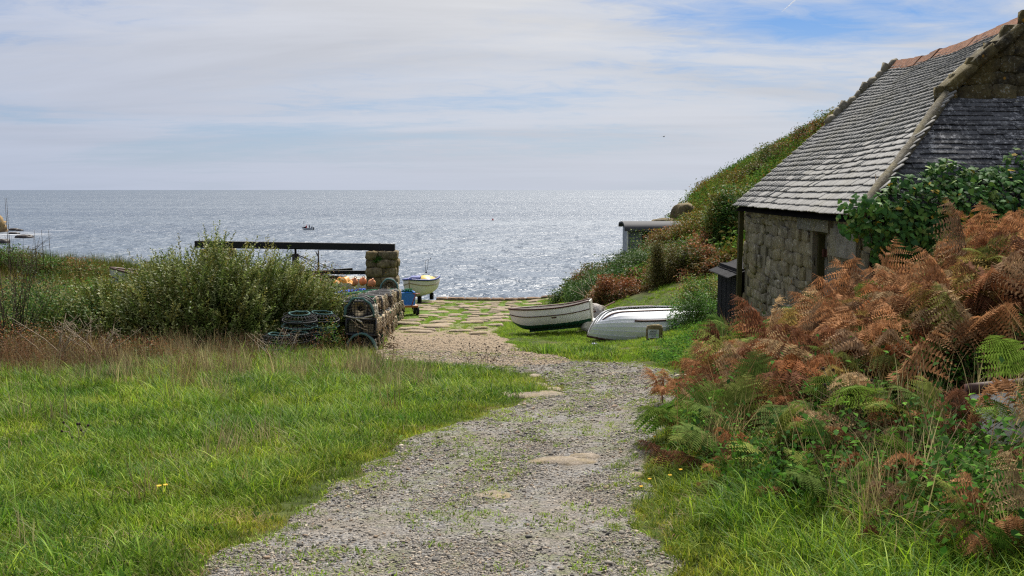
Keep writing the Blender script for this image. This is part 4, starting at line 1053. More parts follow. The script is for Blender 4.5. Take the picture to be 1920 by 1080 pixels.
for k, (px, py, d, z_, lab) in enumerate(((560, 662, 20.3, 0, 'round green-roped lobster pot on the grass in front of the big shrub'), (604, 655, 20.8, 0, 'round weathered lobster pot beside the near end of the black stack'),
                                          (562, 662, 20.3, 0.42, 'round lobster pot tucked into the shrub on top of a green-roped one'), (603, 655, 20.8, 0.42, 'round teal-hooped lobster pot, upper of the pair beside the black stack'), (520, 660, 19.9, 0, 'round lobster pot lost in brown stalks under the big shrub'))):
    p = W(px, py, d); p.z = h1(p.x, p.y)
    t = pot(IM[k % 2], lab, (p.x, p.y, p.z + z_), R(40 * k), (R(3), R(-4)))
# near low pots leaning against the shrub
for k, (dx, dy, lab) in enumerate(((-0.72, 0.6, 'black lobster pot leaning between the round pots and the stack'), (-0.80, 1.15, 'black lobster pot half hidden by leaves behind the round pots'))):
    c = PA + Vector((dx, dy, 0)); pot(PM[k], lab, (c.x, c.y, h1(c.x, c.y)), rowyaw + R(12), (0, R(-6)))
    pot(PM[k + 2], lab.replace('black lobster pot', 'upper black lobster pot'), (c.x - 0.03, c.y + 0.05, h1(c.x, c.y) + PZ), rowyaw + R(5), (0, R(-5)))
# floats and oilskins on the stack
for px, py, d, lab in ((664, 529, 36.0, 'orange net float on the stack near the capstan bars'), (680, 528, 36.4, 'larger orange net float beside another on the stack'), (697, 531, 36.2, 'pale orange net float nearest the stone pier')):
    p = W(px, py, d); t = thing('net_float', lab, 'float', p, (0.4, 0.3, 0), 'orange floats on the pots')
    b = MB(); b.lathe([(0.0, -.15), (.08, -.135), (.14, -.06), (.15, 0), (.13, .08), (.07, .14), (.03, .15), (.03, .19), (0, .19)], 12); b.build('ball', MAT_FLOAT, t)
    b = MB(); b.tube([(0.045 * math.cos(a), 0, 0.2 + 0.045 * math.sin(a)) for a in np.linspace(0, 2 * math.pi, 9)[:-1]], 0.012, 5, closed=True); b.build('eye_ring', MAT_FRAME, t)
p = W(644, 530, 34)
t = thing('orange_oilskin', 'crumpled orange oilskin lying between the shrub and the pots', 'oilskin', p)
g = [[(-.3 + .6 * u, -.25 + .5 * v, 0.22 * math.sin(math.pi * u) * math.sin(math.pi * v) + 0.06 * math.sin(11 * u + 5 * v) * math.sin(9 * v)) for u in np.linspace(0, 1, 14)] for v in np.linspace(0, 1, 12)]
b = MB(); b.sheet(g); b.build('cloth', MAT_ORANGE, t)
# loose rope ends on the ground
for k, (x, y, lab) in enumerate(((-2.72, 21.6, 'frayed tan rope end hanging off the near pots'), (-3.0, 24.5, 'tangle of tan rope on the turf at the foot of the stack'))):
    t = thing('rope_tangle', lab, 'rope', (x, y, h1(x, y)))
    b = MB()
    for q in range(6): strand(b, (rr.uniform(-.2, .2), rr.uniform(-.2, .2), rr.uniform(0, .1)), (rr.uniform(-.2, .2), rr.uniform(-.2, .2), rr.uniform(0, .15)), -0.06, 0.014, q + 20 * k)
    b.build('coil', MAT_ROPE, t)

# ------------------------------------------------------------------ trolley with a blue tub
tp = W(766, 589, 40); tp.z = h1(tp.x, tp.y)
tl = thing('flat_trolley', 'low orange flat trolley with rubber wheels at the end of the pots', 'trolley', tp, (0, 0, R(14)))
P_OR = m_paint('trolley_orange', (0.42, 0.13, 0.035), amt=0.7)
b = MB(); b.box((0, 0, 0.42), (0.62, 1.1, 0.07)); b.build('deck', P_OR, tl)
b = MB(); b.box((0, 0, 0.459), (0.54, 1.0, 0.006)); b.build('deck_board', P_GREYW, tl)
MAT_TYRE = plain('tyre_rubber', (0.015, 0.015, 0.016), 0.85, 0.2, 9, 0.2); MAT_RIM = plain('wheel_rim', (0.45, 0.43, 0.40), 0.5, 0.2)
for sx in (-0.31, 0.31):
    for sy in (-0.38, 0.38):
        wm = MB(); wm.lathe([(0.11, -.05), (0.19, -.05), (0.20, -.02), (0.20, .02), (0.19, .05), (0.11, .05), (.11, -.05)], 16, (0, 0, 0), 'x'); wo = wm.build('wheel', MAT_TYRE, tl, loc=(sx, sy, 0.20))
        wm = MB(); wm.lathe([(0, -.035), (0.11, -.04), (0.11, .04), (0, .035)], 14, (0, 0, 0), 'x'); wm.build('rim', MAT_RIM, wo)
        wm = MB(); wm.box((sx * 0.72, sy, 0.30), (0.05, 0.06, 0.2)); wm.build('fork', MAT_FRAME, tl)
b = MB(); b.tube([(0.05, -0.5, 0.42), (0.12, -0.62, 0.7), (0.22, -0.72, 0.95)], 0.022, 6); b.tube([(0.08, -0.76, 0.95), (0.36, -0.7, 0.95)], 0.022, 6); b.build('pull_handle', m_paint('handle_red', (0.3, 0.06, 0.04)), tl)
tb = thing('fish_tub', 'bright blue plastic tub with nets standing on the orange trolley', 'tub', tp + Vector((-0.06, 0.1, 0.465)), (0, 0, R(14)))
P_TUB = m_paint('tub_blue', (0.03, 0.17, 0.52), amt=0.3)
b = MB()
for (c, s_) in (((0, -.36, .24), (.5, .03, .48)), ((0, .36, .24), (.5, .03, .48)), ((-.26, 0, .24), (.03, .75, .48)), ((.26, 0, .24), (.03, .75, .48)), ((0, 0, .015), (.5, .7, .03))): b.box(c, s_)
b.build('body', P_TUB, tb)
b = MB(); b.tube([(-.28, -.38, .48), (.28, -.38, .48), (.28, .38, .48), (-.28, .38, .48)], 0.025, 6, closed=True); b.build('rim', P_TUB, tb)
b = MB()
for q in range(9): strand(b, (rr.uniform(-.25, .25), rr.uniform(-.3, .3), .48), (rr.uniform(-.25, .25), rr.uniform(-.3, .3), .5), -0.12, 0.016, q)
nt_ = thing('net_bundle', 'green net bundle heaped in the blue tub', 'net', tb.location, (0, 0, R(14))); b.build('twine', MAT_GRN, nt_)

# ------------------------------------------------------------------ sign stone, litter, rope heap by the rowing boat
sp_ = W(1226, 640, 22.6); sp_.z = h1(sp_.x, sp_.y)
ss = thing('notice_stone', 'low rough stone bearing a small white notice beside the overturned dinghy', 'notice stone', sp_, (R(-4), 0, R(-6)))
rv, rf = rock_mesh(77, 3, 6, 0.07); me = np_mesh('block', rv * np.array([0.37, 0.16, 0.42]) + np.array([0.01, 0.0, 0.12]), rf); obj('block', me, lichen_stone('notice_granite', (0.28, 0.22, 0.12), (0.12, 0.09, 0.04), (0.36, 0.33, 0.25), 0.4, 4), ss)
b = MB(); b.box((-0.015, -0.085, 0.125), (0.245, 0.012, 0.19)); b.build('notice_plate', plain('notice_white', (0.55, 0.57, 0.55), 0.5, 0.1), ss)
b = MB(); q = random.Random(4)
for k, (zz, hh, x0, x1) in enumerate(((0.197, .008, -.06, .06), (0.172, .020, -.075, .075), (0.142, .010, -.10, .09), (0.120, .010, -.10, .05), (0.099, .010, -.10, .06), (0.072, .008, -.05, .04))):
    x = x0
    while x < x1:
        wd = q.uniform(0.012, 0.035); b.box((x + wd / 2 - 0.015, -0.0922, zz), (wd - 0.006, 0.002, hh)); x += wd
lo_ = b.build('lettering', MAT_BLACK, ss); lo_['kind'] = 'stuff'
hp_ = W(1112, 596, 27.4); hp_.z = h1(hp_.x, hp_.y)
t = thing('net_heap', 'pale grey heap of old net behind the transom of the white rowing boat', 'net', hp_)
nv, nf = rock_mesh(5, 7, 2.4, 0.05); n_ = nv * np.array([0.75, 0.7, 0.85]); n_[:, 2] += 0.2
obj('heap', np_mesh('heap', n_, nf, smooth=True), plain('old_net', (0.42, 0.39, 0.36), 0.95, 0.5, 22, 0.1, 0, 1.0), t)
b = MB()
for q in range(26): strand(b, (rr.uniform(-.38, .38), rr.uniform(-.38, .1), rr.uniform(0.2, .62)), (rr.uniform(-.42, .42), rr.uniform(-.42, .1), rr.uniform(0.0, .5)), -0.08, 0.014, q)
b.build('strands', MAT_PALE, t)
t = thing('mooring_chain', 'rusty bar leaning from the transom of the rowing boat into the ferns', 'bar', hp_)
b = MB(); b.tube([W(1100, 590, 26.6) , W(1125, 580, 27.4), W(1152, 566, 28.6)], 0.022, 6); tpart(t, b, 'rod', MAT_RUST)
for nm, lab, cat, px, py, m_, sz in (('plastic_sheet', 'crumpled white plastic sheet beside the net heap', 'plastic', 1101, 600, plain('sheet_white', (0.62, 0.58, 0.5), 0.5, 0.2), (.3, .25, .22)),
                                     ('blue_bag', 'bright blue bag on the ground behind the rowing boat', 'bag', 1112, 602, plain('bag_blue', (0.03, 0.2, 0.62), 0.5, 0.2), (.26, .2, .16)),
                                     ('navy_rope_coil', 'dark violet rope coil lying beside the blue bag', 'rope', 1124, 596, plain('rope_violet', (0.06, 0.03, 0.22), 0.8, 0.3), (.5, .24, .2))):
    p = W(px + 5, py, 26.4); p.z = h1(p.x, p.y)
    t = thing(nm, lab, cat, p)
    if 'coil' in nm:
        b = MB()
        for k in range(4): b.tube([(0.22 * math.cos(a) + 0.03 * k, 0.12 * math.sin(a), 0.05 + 0.045 * k + 0.03 * math.sin(3 * a + k)) for a in np.linspace(0, 6.28, 15)[:-1]], 0.03, 5, closed=True)
        b.build('loops', m_, t)
    else:
        nv, nf = rock_mesh(len(nm), 5, 3, 0.16); nv = nv * np.array(sz) * 1.6; nv[:, 2] += sz[2] * 0.7; obj('crumple', np_mesh('crumple', nv, nf), m_, t)
p = hit(1114, 651); t = thing('violet_litter', 'scrap of violet plastic in the grass below the overturned dinghy', 'litter', p)
nv, nf = rock_mesh(9, 3, 3, 0.2); obj('scrap', np_mesh('scrap', nv * np.array([.14, .1, .07]) + np.array([0, 0, .06]), nf), plain('scrap_violet', (0.22, 0.2, 0.42), 0.5), t)

# ------------------------------------------------------------------ grey hut on the slope, boulders, rocks in the sea
hu = thing('grey_hut', 'grey felt-roofed hut half buried in the bushes above the slip', 'hut', (8.9, 63.6, -4.2))
P_HUT = m_paint('hut_grey', (0.13, 0.15, 0.17), amt=0.5); P_FELT = plain('roof_felt', (0.075, 0.075, 0.08), 0.8, 0.15, 4, 0.2)
for k in range(6):
    b = MB(); b.box((7.32 + 0.24 * k, 62.15 + 0.006 * (k % 2), -3.3), (0.235, 0.05, 1.9)); tpart(hu, b, 'board', P_HUT)
b = MB(); b.box((7.22, 62.16, -3.3), (0.07, 0.09, 1.95)); tpart(hu, b, 'corner_post', P_WHITE)
b = MB(); b.box((9.7, 63.75, -3.3), (4.9, 3.0, 1.9)); tpart(hu, b, 'body', P_HUT)
b = MB(); b.box((8.5, 62.16, -3.05), (0.75, 0.12, 0.8)); tpart(hu, b, 'window', MAT_DARK)
b = MB(); b.box((8.5, 62.08, -3.48), (0.9, 0.08, 0.05)); tpart(hu, b, 'window_sill', P_WHITE)
prof = [(-0.22, -2.45), (-0.2, -2.32), (0.15, -2.12), (0.6, -2.02), (1.6, -1.98), (3.2, -2.1), (3.4, -2.3)]
b = MB(); b.sheet([[(x, 62.0 + dy, z) for dy, z in prof] for x in (6.98, 9.0, 12.2)]); b.sheet([[(x, 62.0 + dy, z - 0.1) for dy, z in prof] for x in (6.98, 9.0, 12.2)])
b.sheet([[(6.98, 62.0 + dy, z - o_) for dy, z in prof] for o_ in (0, 0.1)]); b.sheet([[(x, 61.78, z) for x in (6.98, 12.2)] for z in (-2.45, -2.55)]); tpart(hu, b, 'felt_roof', P_FELT)

def boulder(name, label, loc, size, seed, m, grp=None, rz=0.0, sub=7, rough_=0.22):
    nv, nf = rock_mesh(seed, sub, 3.0, 0.0)
    d = nv / np.linalg.norm(nv, axis=1, keepdims=True)
    k = 1 + rough_ * (fbm(d[:, 0] * 2.1 + seed, d[:, 1] * 2.1 + d[:, 2] * 1.7) - 0.5) * 2 + rough_ * 0.4 * (fbm(d[:, 0] * 6 + seed, d[:, 2] * 6 + d[:, 1] * 4) - 0.5) * 2
    me = np_mesh(name, nv * k[:, None] * np.array(size), nf, smooth=False); o = obj(name, me, m, None, loc, (0, 0, rz)); return tag(o, label, 'rock', grp)
MAT_BOULD = lichen_stone('boulder_lichen', (0.20, 0.15, 0.06), (0.07, 0.062, 0.045), (0.30, 0.28, 0.2), 1.2, 0.6)
MAT_CLIFF = lichen_stone('cliff_rock', (0.36, 0.25, 0.13), (0.12, 0.075, 0.045), (0.40, 0.33, 0.22), 0.5, 0.12); MAT_WETROCK = plain('wet_rock', (0.035, 0.028, 0.026), 0.6, 0.4, 0.5, 0.4, 0, 0.4)
p = W(1281, 402, 69); boulder('boulder', 'big round yellow-lichened boulder on the skyline of the slope', p + Vector((0, 0, -0.1)), (1.55, 1.5, 1.75), 3, MAT_BOULD)
p = W(1243, 417, 68); boulder('boulder', 'low flat boulder beside the big round one above the hut', p + Vector((0, 0, -0.2)), (1.9, 1.3, 0.9), 4, MAT_BOULD)
p = W(1322, 392, 72); boulder('boulder', 'small grey boulder at the foot of the steep skyline', p + Vector((0.2, 0, -0.35)), (1.6, 1.4, 1.5), 6, MAT_BOULD)
p = W(-12, 420, 330); boulder('sea_stack', 'tan cliff rock standing in the sea at the very edge', Vector((p.x - 8.0, 330, SEA)), (18, 16, 15), 12, MAT_CLIFF, None, 0.3, 12, 0.35)
for k, (px, py, d, w_, hh, lab) in enumerate(((27, 432, 345, 3.4, 1.6, 'dark sea rock farthest out beside the cliff'), (37, 433, 342, 2.2, 1.3, 'small dark sea rock between two others off the cliff'), (27, 438, 318, 3.2, 1.2, 'dark wave-washed rock in the middle of the white surf'), (46, 443, 292, 5.0, 2.0, 'largest dark rock awash off the cliff'), (4, 452, 262, 3.5, 2.2, 'dark rock in the foam under the cliff'))):
    p = W(px, py, d); boulder('sea_rock', lab, Vector((p.x, d, SEA)), (w_, w_ * 0.7, hh), 20 + k, MAT_WETROCK, 'rocks awash off the point')
# foam round the rocks
def m_foam(nt, b):
    p = pos(nt); n = noise_(nt, mapping(nt, p, (0.22, 1, 1)), 0.22, 7, 0.7)
    o_ = ocoord(nt); sp = N(nt, 'ShaderNodeSeparateXYZ'); L(nt, o_, sp.inputs[0])
    r2 = math_(nt, 'ADD', math_(nt, 'POWER', math_(nt, 'DIVIDE', sp.outputs[0], 20.0), 2.0), math_(nt, 'POWER', math_(nt, 'DIVIDE', sp.outputs[1], 60.0), 2.0))
    a = math_(nt, 'MULTIPLY', ramp(nt, n, [(0.5, 0.0), (0.6, 0.8)]), math_(nt, 'SUBTRACT', 1.0, r2, clamp=True))
    L(nt, a, b.inputs['Alpha']); b.inputs['Base Color'].default_value = (0.7, 0.72, 0.75, 1); b.inputs['Roughness'].default_value = 0.9
b = MB(); b.sheet([[(20 * u, 60 * v, 0) for u in np.linspace(-1, 1, 5)] for v in np.linspace(-1, 1, 5)], False)
fo_ = b.build('sea_foam', M('foam', m_foam)); fo_.location = (-158, 295, SEA + 0.05); tag(fo_, 'white surf washing round the rocks off the cliff', None, None, 'stuff')
# marker in the water, buoy, gull, vapour trail
p = W(799, 513, 168); t = thing('marker_pole', 'bent marker pole with a hooked top standing in the shallows beyond the blue boat', 'marker', Vector((p.x, p.y, SEA - 0.3)))
b = MB(); b.tube([(0, 0, 0), (-0.15, 0, 1.5), (-0.12, 0, 2.3), (0.1, 0, 2.5), (0.5, 0, 2.55)], 0.035, 5); b.tube([(0.05, 0, 0.4), (0.3, 0, 1.5), (0.38, 0, 2.5)], 0.035, 5); b.box((0.8, 0, 2.75), (0.14, 0.14, 0.3)); b.box((0, 0, 0.3), (0.3, 0.3, 0.3)); b.build('pole', MAT_BEAM, t)
p = W(924, 419, 460); t = thing('buoy', 'tiny red buoy floating on the open sea', 'buoy', Vector((p.x, p.y, SEA))); b = MB(); b.lathe([(0, -.3), (.35, -.2), (.5, .1), (.4, .4), (.15, .6), (.12, 1.0), (0, 1.0)], 10); b.build('float', m_paint('buoy_red', (0.5, 0.03, 0.03)), t)
p = W(1245, 256, 120); t = thing('gull', 'dark gull gliding low against the pale sky', 'bird', p, (0, R(-18), R(10)))
b = MB(); b.sheet([[(-.62, .02, .10), (-.3, .0, .14), (0, -.05, .03), (.3, .0, .14), (.62, .02, .10)], [(-.60, .10, .10), (-.3, .16, .14), (0, .16, .03), (.3, .16, .14), (.60, .10, .10)]]); b.tube([(0, -.28, 0), (0, -.18, .0), (0, 0, 0), (0, .2, 0), (0, .34, 0.01)], [.01, .05, .07, .045, .02], 8); b.build('body', plain('gull_grey', (0.12, 0.12, 0.12), 0.8), t)
def m_vapour(nt, b):
    t_ = N(nt, 'ShaderNodeBsdfTranslucent'); t_.inputs[0].default_value = (.5, .5, .5, 1); d_ = N(nt, 'ShaderNodeBsdfDiffuse'); d_.inputs[0].default_value = (.5, .5, .5, 1)
    a = N(nt, 'ShaderNodeAddShader'); L(nt, t_.outputs[0], a.inputs[0]); L(nt, d_.outputs[0], a.inputs[1]); L(nt, a.outputs[0], nt.nodes['Material Output'].inputs[0])
MAT_VAPOUR = M('vapour', m_vapour)
a_, c_ = W(1500, -8, 9000), W(1466, 22, 9600)
b = MB(); b.tube([a_.lerp(c_, t) for t in np.linspace(0, 1, 9)], [4.5, 4.5, 4.3, 4.1, 4, 3.4, 2.6, 1.6, .4], 8); tag(b.build('vapour_trail', MAT_VAPOUR), 'short white vapour trail high in the sky', 'vapour trail')
# ------------------------------------------------------------------ foliage tools
def m_leaf(name, inst=False, rough_=0.6, trans=0.3, spec=0.18):
    m = bpy.data.materials.new(name); m.use_nodes = True; nt = m.node_tree; b = nt.nodes['Principled BSDF']; out = nt.nodes['Material Output']
    c = N(nt, 'ShaderNodeAttribute', attribute_name='tint').outputs['Color']
    if inst:
        it = N(nt, 'ShaderNodeAttribute', attribute_name='itint'); it.attribute_type = 'INSTANCER'
        c = mixc(nt, 1.0, c, it.outputs['Color'], 'MULTIPLY')
    L(nt, c, b.inputs['Base Color']); b.inputs['Roughness'].default_value = rough_; b.inputs['Specular IOR Level'].default_value = spec
    tr_ = N(nt, 'ShaderNodeBsdfTranslucent'); L(nt, c, tr_.inputs['Color'])
    mx = N(nt, 'ShaderNodeMixShader'); mx.inputs[0].default_value = trans
    L(nt, b.outputs[0], mx.inputs[1]); L(nt, tr_.outputs[0], mx.inputs[2]); L(nt, mx.outputs[0], out.inputs['Surface'])
    return m
LEAF, LEAF_I = m_leaf('leaf'), m_leaf('leaf_scattered', True)
BRACK_I, BRACK = m_leaf('bracken_scattered', True, 0.85, 0.3, 0.06), m_leaf('bracken', False, 0.85, 0.3, 0.06)
GRASS_I = m_leaf('grass_scattered', True, 0.6, 0.35, 0.14)
GLOSSY = m_leaf('leaf_glossy', False, 0.5, 0.33, 0.17)
MAT_STEM = plain('stem_bark', (0.07, 0.052, 0.035), 0.9, 0.35, 12, 0.15); MAT_TWIG = plain('dead_twig', (0.30, 0.24, 0.17), 0.9, 0.35, 12, 0.15)
def m_pebble(nt, b):
    it = N(nt, 'ShaderNodeAttribute', attribute_name='itint'); it.attribute_type = 'INSTANCER'
    c = mixc(nt, 1.0, it.outputs['Color'], ramp(nt, noise_(nt, pos(nt), 60, 3), [(0.3, 0.75), (0.7, 1.2)]), 'MULTIPLY')
    L(nt, c, b.inputs['Base Color']); b.inputs['Roughness'].default_value = 0.8; b.inputs['Specular IOR Level'].default_value = 0.3
MAT_PEB = M('pebble', m_pebble)

def gn_scatter(name, meshes, m, P, rot, scl, itint, pick=None):
    n = len(P); me = bpy.data.meshes.new(name)
    me.vertices.add(n); me.vertices.foreach_set('co', np.asarray(P, np.float32).ravel())
    def at(nm, ty, key, arr):
        a = me.attributes.new(nm, ty, 'POINT'); a.data.foreach_set(key, np.asarray(arr).ravel())
    at('rot', 'FLOAT_VECTOR', 'vector', np.asarray(rot, np.float32)); at('scl', 'FLOAT', 'value', np.asarray(scl, np.float32))
    pick = rng.integers(0, len(meshes), n) if pick is None else pick
    at('pick', 'INT', 'value', np.asarray(pick, np.int32))
    c = np.ones((n, 4), np.float32); c[:, :3] = itint; at('itint', 'FLOAT_COLOR', 'color', c)
    o = obj(name, me); me.materials.append(m)
    ng = bpy.data.node_groups.new(name, 'GeometryNodeTree')
    ng.interface.new_socket('Geometry', in_out='INPUT', socket_type='NodeSocketGeometry'); ng.interface.new_socket('Geometry', in_out='OUTPUT', socket_type='NodeSocketGeometry')
    gi = ng.nodes.new('NodeGroupInput'); go = ng.nodes.new('NodeGroupOutput')
    jn = ng.nodes.new('GeometryNodeJoinGeometry')
    for mm in meshes[::-1]:
        if not mm.materials: mm.materials.append(m)
        src = bpy.data.objects.new(name + '_source', mm)          # source only, never linked to the scene
        oi = ng.nodes.new('GeometryNodeObjectInfo'); oi.inputs['Object'].default_value = src
        gt = ng.nodes.new('GeometryNodeGeometryToInstance'); ng.links.new(oi.outputs['Geometry'], gt.inputs[0]); ng.links.new(gt.outputs[0], jn.inputs[0])
    def na(nm, ty):
        a = ng.nodes.new('GeometryNodeInputNamedAttribute'); a.data_type = ty; a.inputs['Name'].default_value = nm; return a.outputs['Attribute']
    ip = ng.nodes.new('GeometryNodeInstanceOnPoints'); ip.inputs['Pick Instance'].default_value = True
    er = ng.nodes.new('FunctionNodeEulerToRotation')
    ng.links.new(gi.outputs[0], ip.inputs['Points']); ng.links.new(jn.outputs[0], ip.inputs['Instance'])
    ng.links.new(na('pick', 'INT'), ip.inputs['Instance Index']); ng.links.new(na('rot', 'FLOAT_VECTOR'), er.inputs[0]); ng.links.new(er.outputs[0], ip.inputs['Rotation'])
    ng.links.new(na('scl', 'FLOAT'), ip.inputs['Scale']); ng.links.new(ip.outputs[0], go.inputs[0])
    md = o.modifiers.new('scatter', 'NODES'); md.node_group = ng
    return o
def blades(n, hmin, hmax, rad, wd, lean, cols, seed, droop=0.5, head=None):
    """A tuft of grass blades: five triangles each."""
    r = np.random.default_rng(seed)
    a = r.uniform(0, 2 * np.pi, n); rr_ = rad * np.sqrt(r.uniform(0, 1, n)); p = np.stack([rr_ * np.cos(a), rr_ * np.sin(a), np.zeros(n)], -1)
    az = r.uniform(0, 2 * np.pi, n); d = np.stack([np.cos(az), np.sin(az), np.zeros(n)], -1); sd_ = np.stack([-np.sin(az), np.cos(az), np.zeros(n)], -1)
    h = r.uniform(hmin, hmax, n); ln = r.uniform(0.2, 1.0, n) * lean; w_ = wd * r.uniform(0.6, 1.3, n)
    ts = np.array([0, 0.4, 0.75, 1.0]); V = []
    for t in ts:
        c = p + d * (h * ln * (0.35 * t + droop * t ** 2.2))[:, None] + np.array([0, 0, 1.0]) * (h * (t - 0.35 * ln * droop * t ** 3))[:, None]
        ww = (w_ * (1 - t ** 1.6) + 0.0004)[:, None]
        if t < 1: V += [c - sd_ * ww / 2, c + sd_ * ww / 2]
        else: V += [c]
    V = np.stack(V, 1)
    F = np.array([[0, 1, 3], [0, 3, 2], [2, 3, 5], [2, 5, 4], [4, 5, 6]])
    F = (F[None] + 7 * np.arange(n)[:, None, None]).reshape(-1, 3)
    cols = np.array(cols); ci = cols[r.integers(0, len(cols), n)] * r.uniform(0.75, 1.25, (n, 1))
    tint = np.repeat(ci, 7, axis=0).reshape(n, 7, 3) * 0.95
    return V.reshape(-1, 3), F, tint.reshape(-1, 3)
def tuft(name, *a, **k):
    V, F, t = blades(*a, **k); return np_mesh(name, V, F, tint=t)
def merge(parts):
    V = []; F = []; T = []; b = 0
    for v, f, t in parts: V.append(v); F.append(f + b); T.append(t); b += len(v)
    return np.concatenate(V), np.concatenate(F), np.concatenate(T)
LV = np.array([[0, 0, 0], [-0.5, 0.42, 0.12], [0, 1, -0.06], [0.5, 0.42, 0.12]]); LF = np.array([[0, 3, 2, 1]])
def euler_mats(yaw, pitch, roll):
    cy_, sy = np.cos(yaw), np.sin(yaw); cp_, sp = np.cos(pitch), np.sin(pitch); cr, sr = np.cos(roll), np.sin(roll)
    Rz = np.zeros((len(yaw), 3, 3)); Rz[:, 0, 0] = cy_; Rz[:, 0, 1] = -sy; Rz[:, 1, 0] = sy; Rz[:, 1, 1] = cy_; Rz[:, 2, 2] = 1
    Rx = np.zeros_like(Rz); Rx[:, 0, 0] = 1; Rx[:, 1, 1] = cp_; Rx[:, 1, 2] = -sp; Rx[:, 2, 1] = sp; Rx[:, 2, 2] = cp_
    Ry = np.zeros_like(Rz); Ry[:, 1, 1] = 1; Ry[:, 0, 0] = cr; Ry[:, 0, 2] = sr; Ry[:, 2, 0] = -sr; Ry[:, 2, 2] = cr
    return Rz @ Rx @ Ry
def leaves(P, length, width, cols, r, up=0.5, yaw=None):
    """Leaf quads at points P."""
    n = len(P); yaw = r.uniform(0, 2 * np.pi, n) if yaw is None else yaw
    A = euler_mats(yaw, r.normal(up, 0.55, n), r.normal(0, 0.6, n))
    s_ = r.uniform(0.7, 1.3, n); A = A * np.stack([s_ * width, s_ * length, s_ * length], -1)[:, None, :]
    V, F = scatter(LV, LF, A, P)
    return V, F, np.repeat(cols, 4, axis=0)
def stems_mesh(path_list, r0=0.02):
    b = MB()
    for pts in path_list: b.tube(pts, [r0 * (1 - 0.8 * k / (len(pts) - 1)) for k in range(len(pts))], 4)
    return b.mesh('stem')
def bush(name, label, x, y, rx, ry, h, n, lsize, cols, seed, cat='bush', K=26, up=0.4, zoff=0.0, group=None, mat=None, ratio=0.5, flat=1.0):
    r = np.random.default_rng(seed); zg = h1(x, y) + zoff
    t = thing(name, label, cat, (x, y, zg), group=group)
    ph = r.uniform(0, 2 * np.pi, K); el = np.arcsin(r.uniform(0.02, 1, K)); rad = r.uniform(0.55, 1.0, K)
    C_ = np.stack([np.cos(ph) * np.cos(el) * rx * rad, np.sin(ph) * np.cos(el) * ry * rad, np.sin(el) * h * rad * flat], -1)
    k = r.integers(0, K, n); sg = np.array([rx, ry, h]) * r.uniform(0.13, 0.24, (K, 1))
    P = C_[k] + np.clip(r.normal(0, 1, (n, 3)), -1.7, 1.7) * sg[k]
    P[:, 2] = np.where(P[:, 2] < 0, np.abs(P[:, 2]) * 0.4, P[:, 2])
    dxy = h_local(P[:, 0] + x, P[:, 1] + y) - zg + zoff
    P[:, 2] += dxy * np.clip(1 - P[:, 2] / h, 0, 1)
    cols = np.array(cols); ck = cols[r.integers(0, len(cols), K)]
    tint = ck[k] * r.uniform(0.6, 1.4, (n, 1)); mixm = r.uniform(size=n) < 0.25; tint[mixm] = cols[r.integers(0, len(cols), mixm.sum())]
    V, F, T = leaves(P, lsize, lsize * ratio, tint, r, up)
    obj('foliage', np_mesh('foliage', V, F, tint=T), mat or LEAF, t)
    paths = [[(0.1 * c[0], 0.1 * c[1], -0.05), tuple(np.array(c) * np.array([0.45, 0.45, 0.5])), tuple(c)] for c in C_[:14]]
    obj('stem', stems_mesh(paths, 0.012 + 0.012 * h), MAT_STEM, t)
    return t
def h_local(x, y): return H(x, y)
def shoot_template(seed, n=18, L_=0.55, leaf=0.082, wd=0.027):
    """An upright leafy shoot, leaves in the spiral of a willow."""
    r = np.random.default_rng(seed); t = np.linspace(0.12, 1, n); bx, by = r.normal(0, 0.1, 2)
    P = np.stack([bx * t ** 2 * L_, by * t ** 2 * L_, t * L_], -1)
    yaw = np.arange(n) * 2.4 + r.normal(0, .3, n)
    A = euler_mats(yaw, r.normal(0.75, 0.2, n), r.normal(0, 0.3, n)); s_ = leaf * (1.15 - 0.55 * t) * r.uniform(0.8, 1.2, n)
    A = A * np.stack([s_ * wd / 0.06, s_, s_], -1)[:, None, :]
    V, F = scatter(LV * np.array([1.0, 1, 1]), LF, A, P)
    tt = np.repeat(r.uniform(0.75, 1.3, n), 4)
    # stem: a thin three-sided strip
    sv = np.array([[-.003, 0, 0], [.003, 0, 0], [bx * L_ + .001, by * L_, L_], [bx * L_ - .001, by * L_, L_], [0, -.003, 0], [0, .003, 0], [bx * L_, by * L_ + .001, L_], [bx * L_, by * L_ - .001, L_]])
    V = np.concatenate([V, sv]); F = np.concatenate([F, np.array([[0, 1, 2, 3], [4, 5, 6, 7]]) + 4 * n]); tt = np.concatenate([tt, np.full(8, 0.4)])
    return V, F, tt
SHOOTS = [shoot_template(k) for k in range(5)]
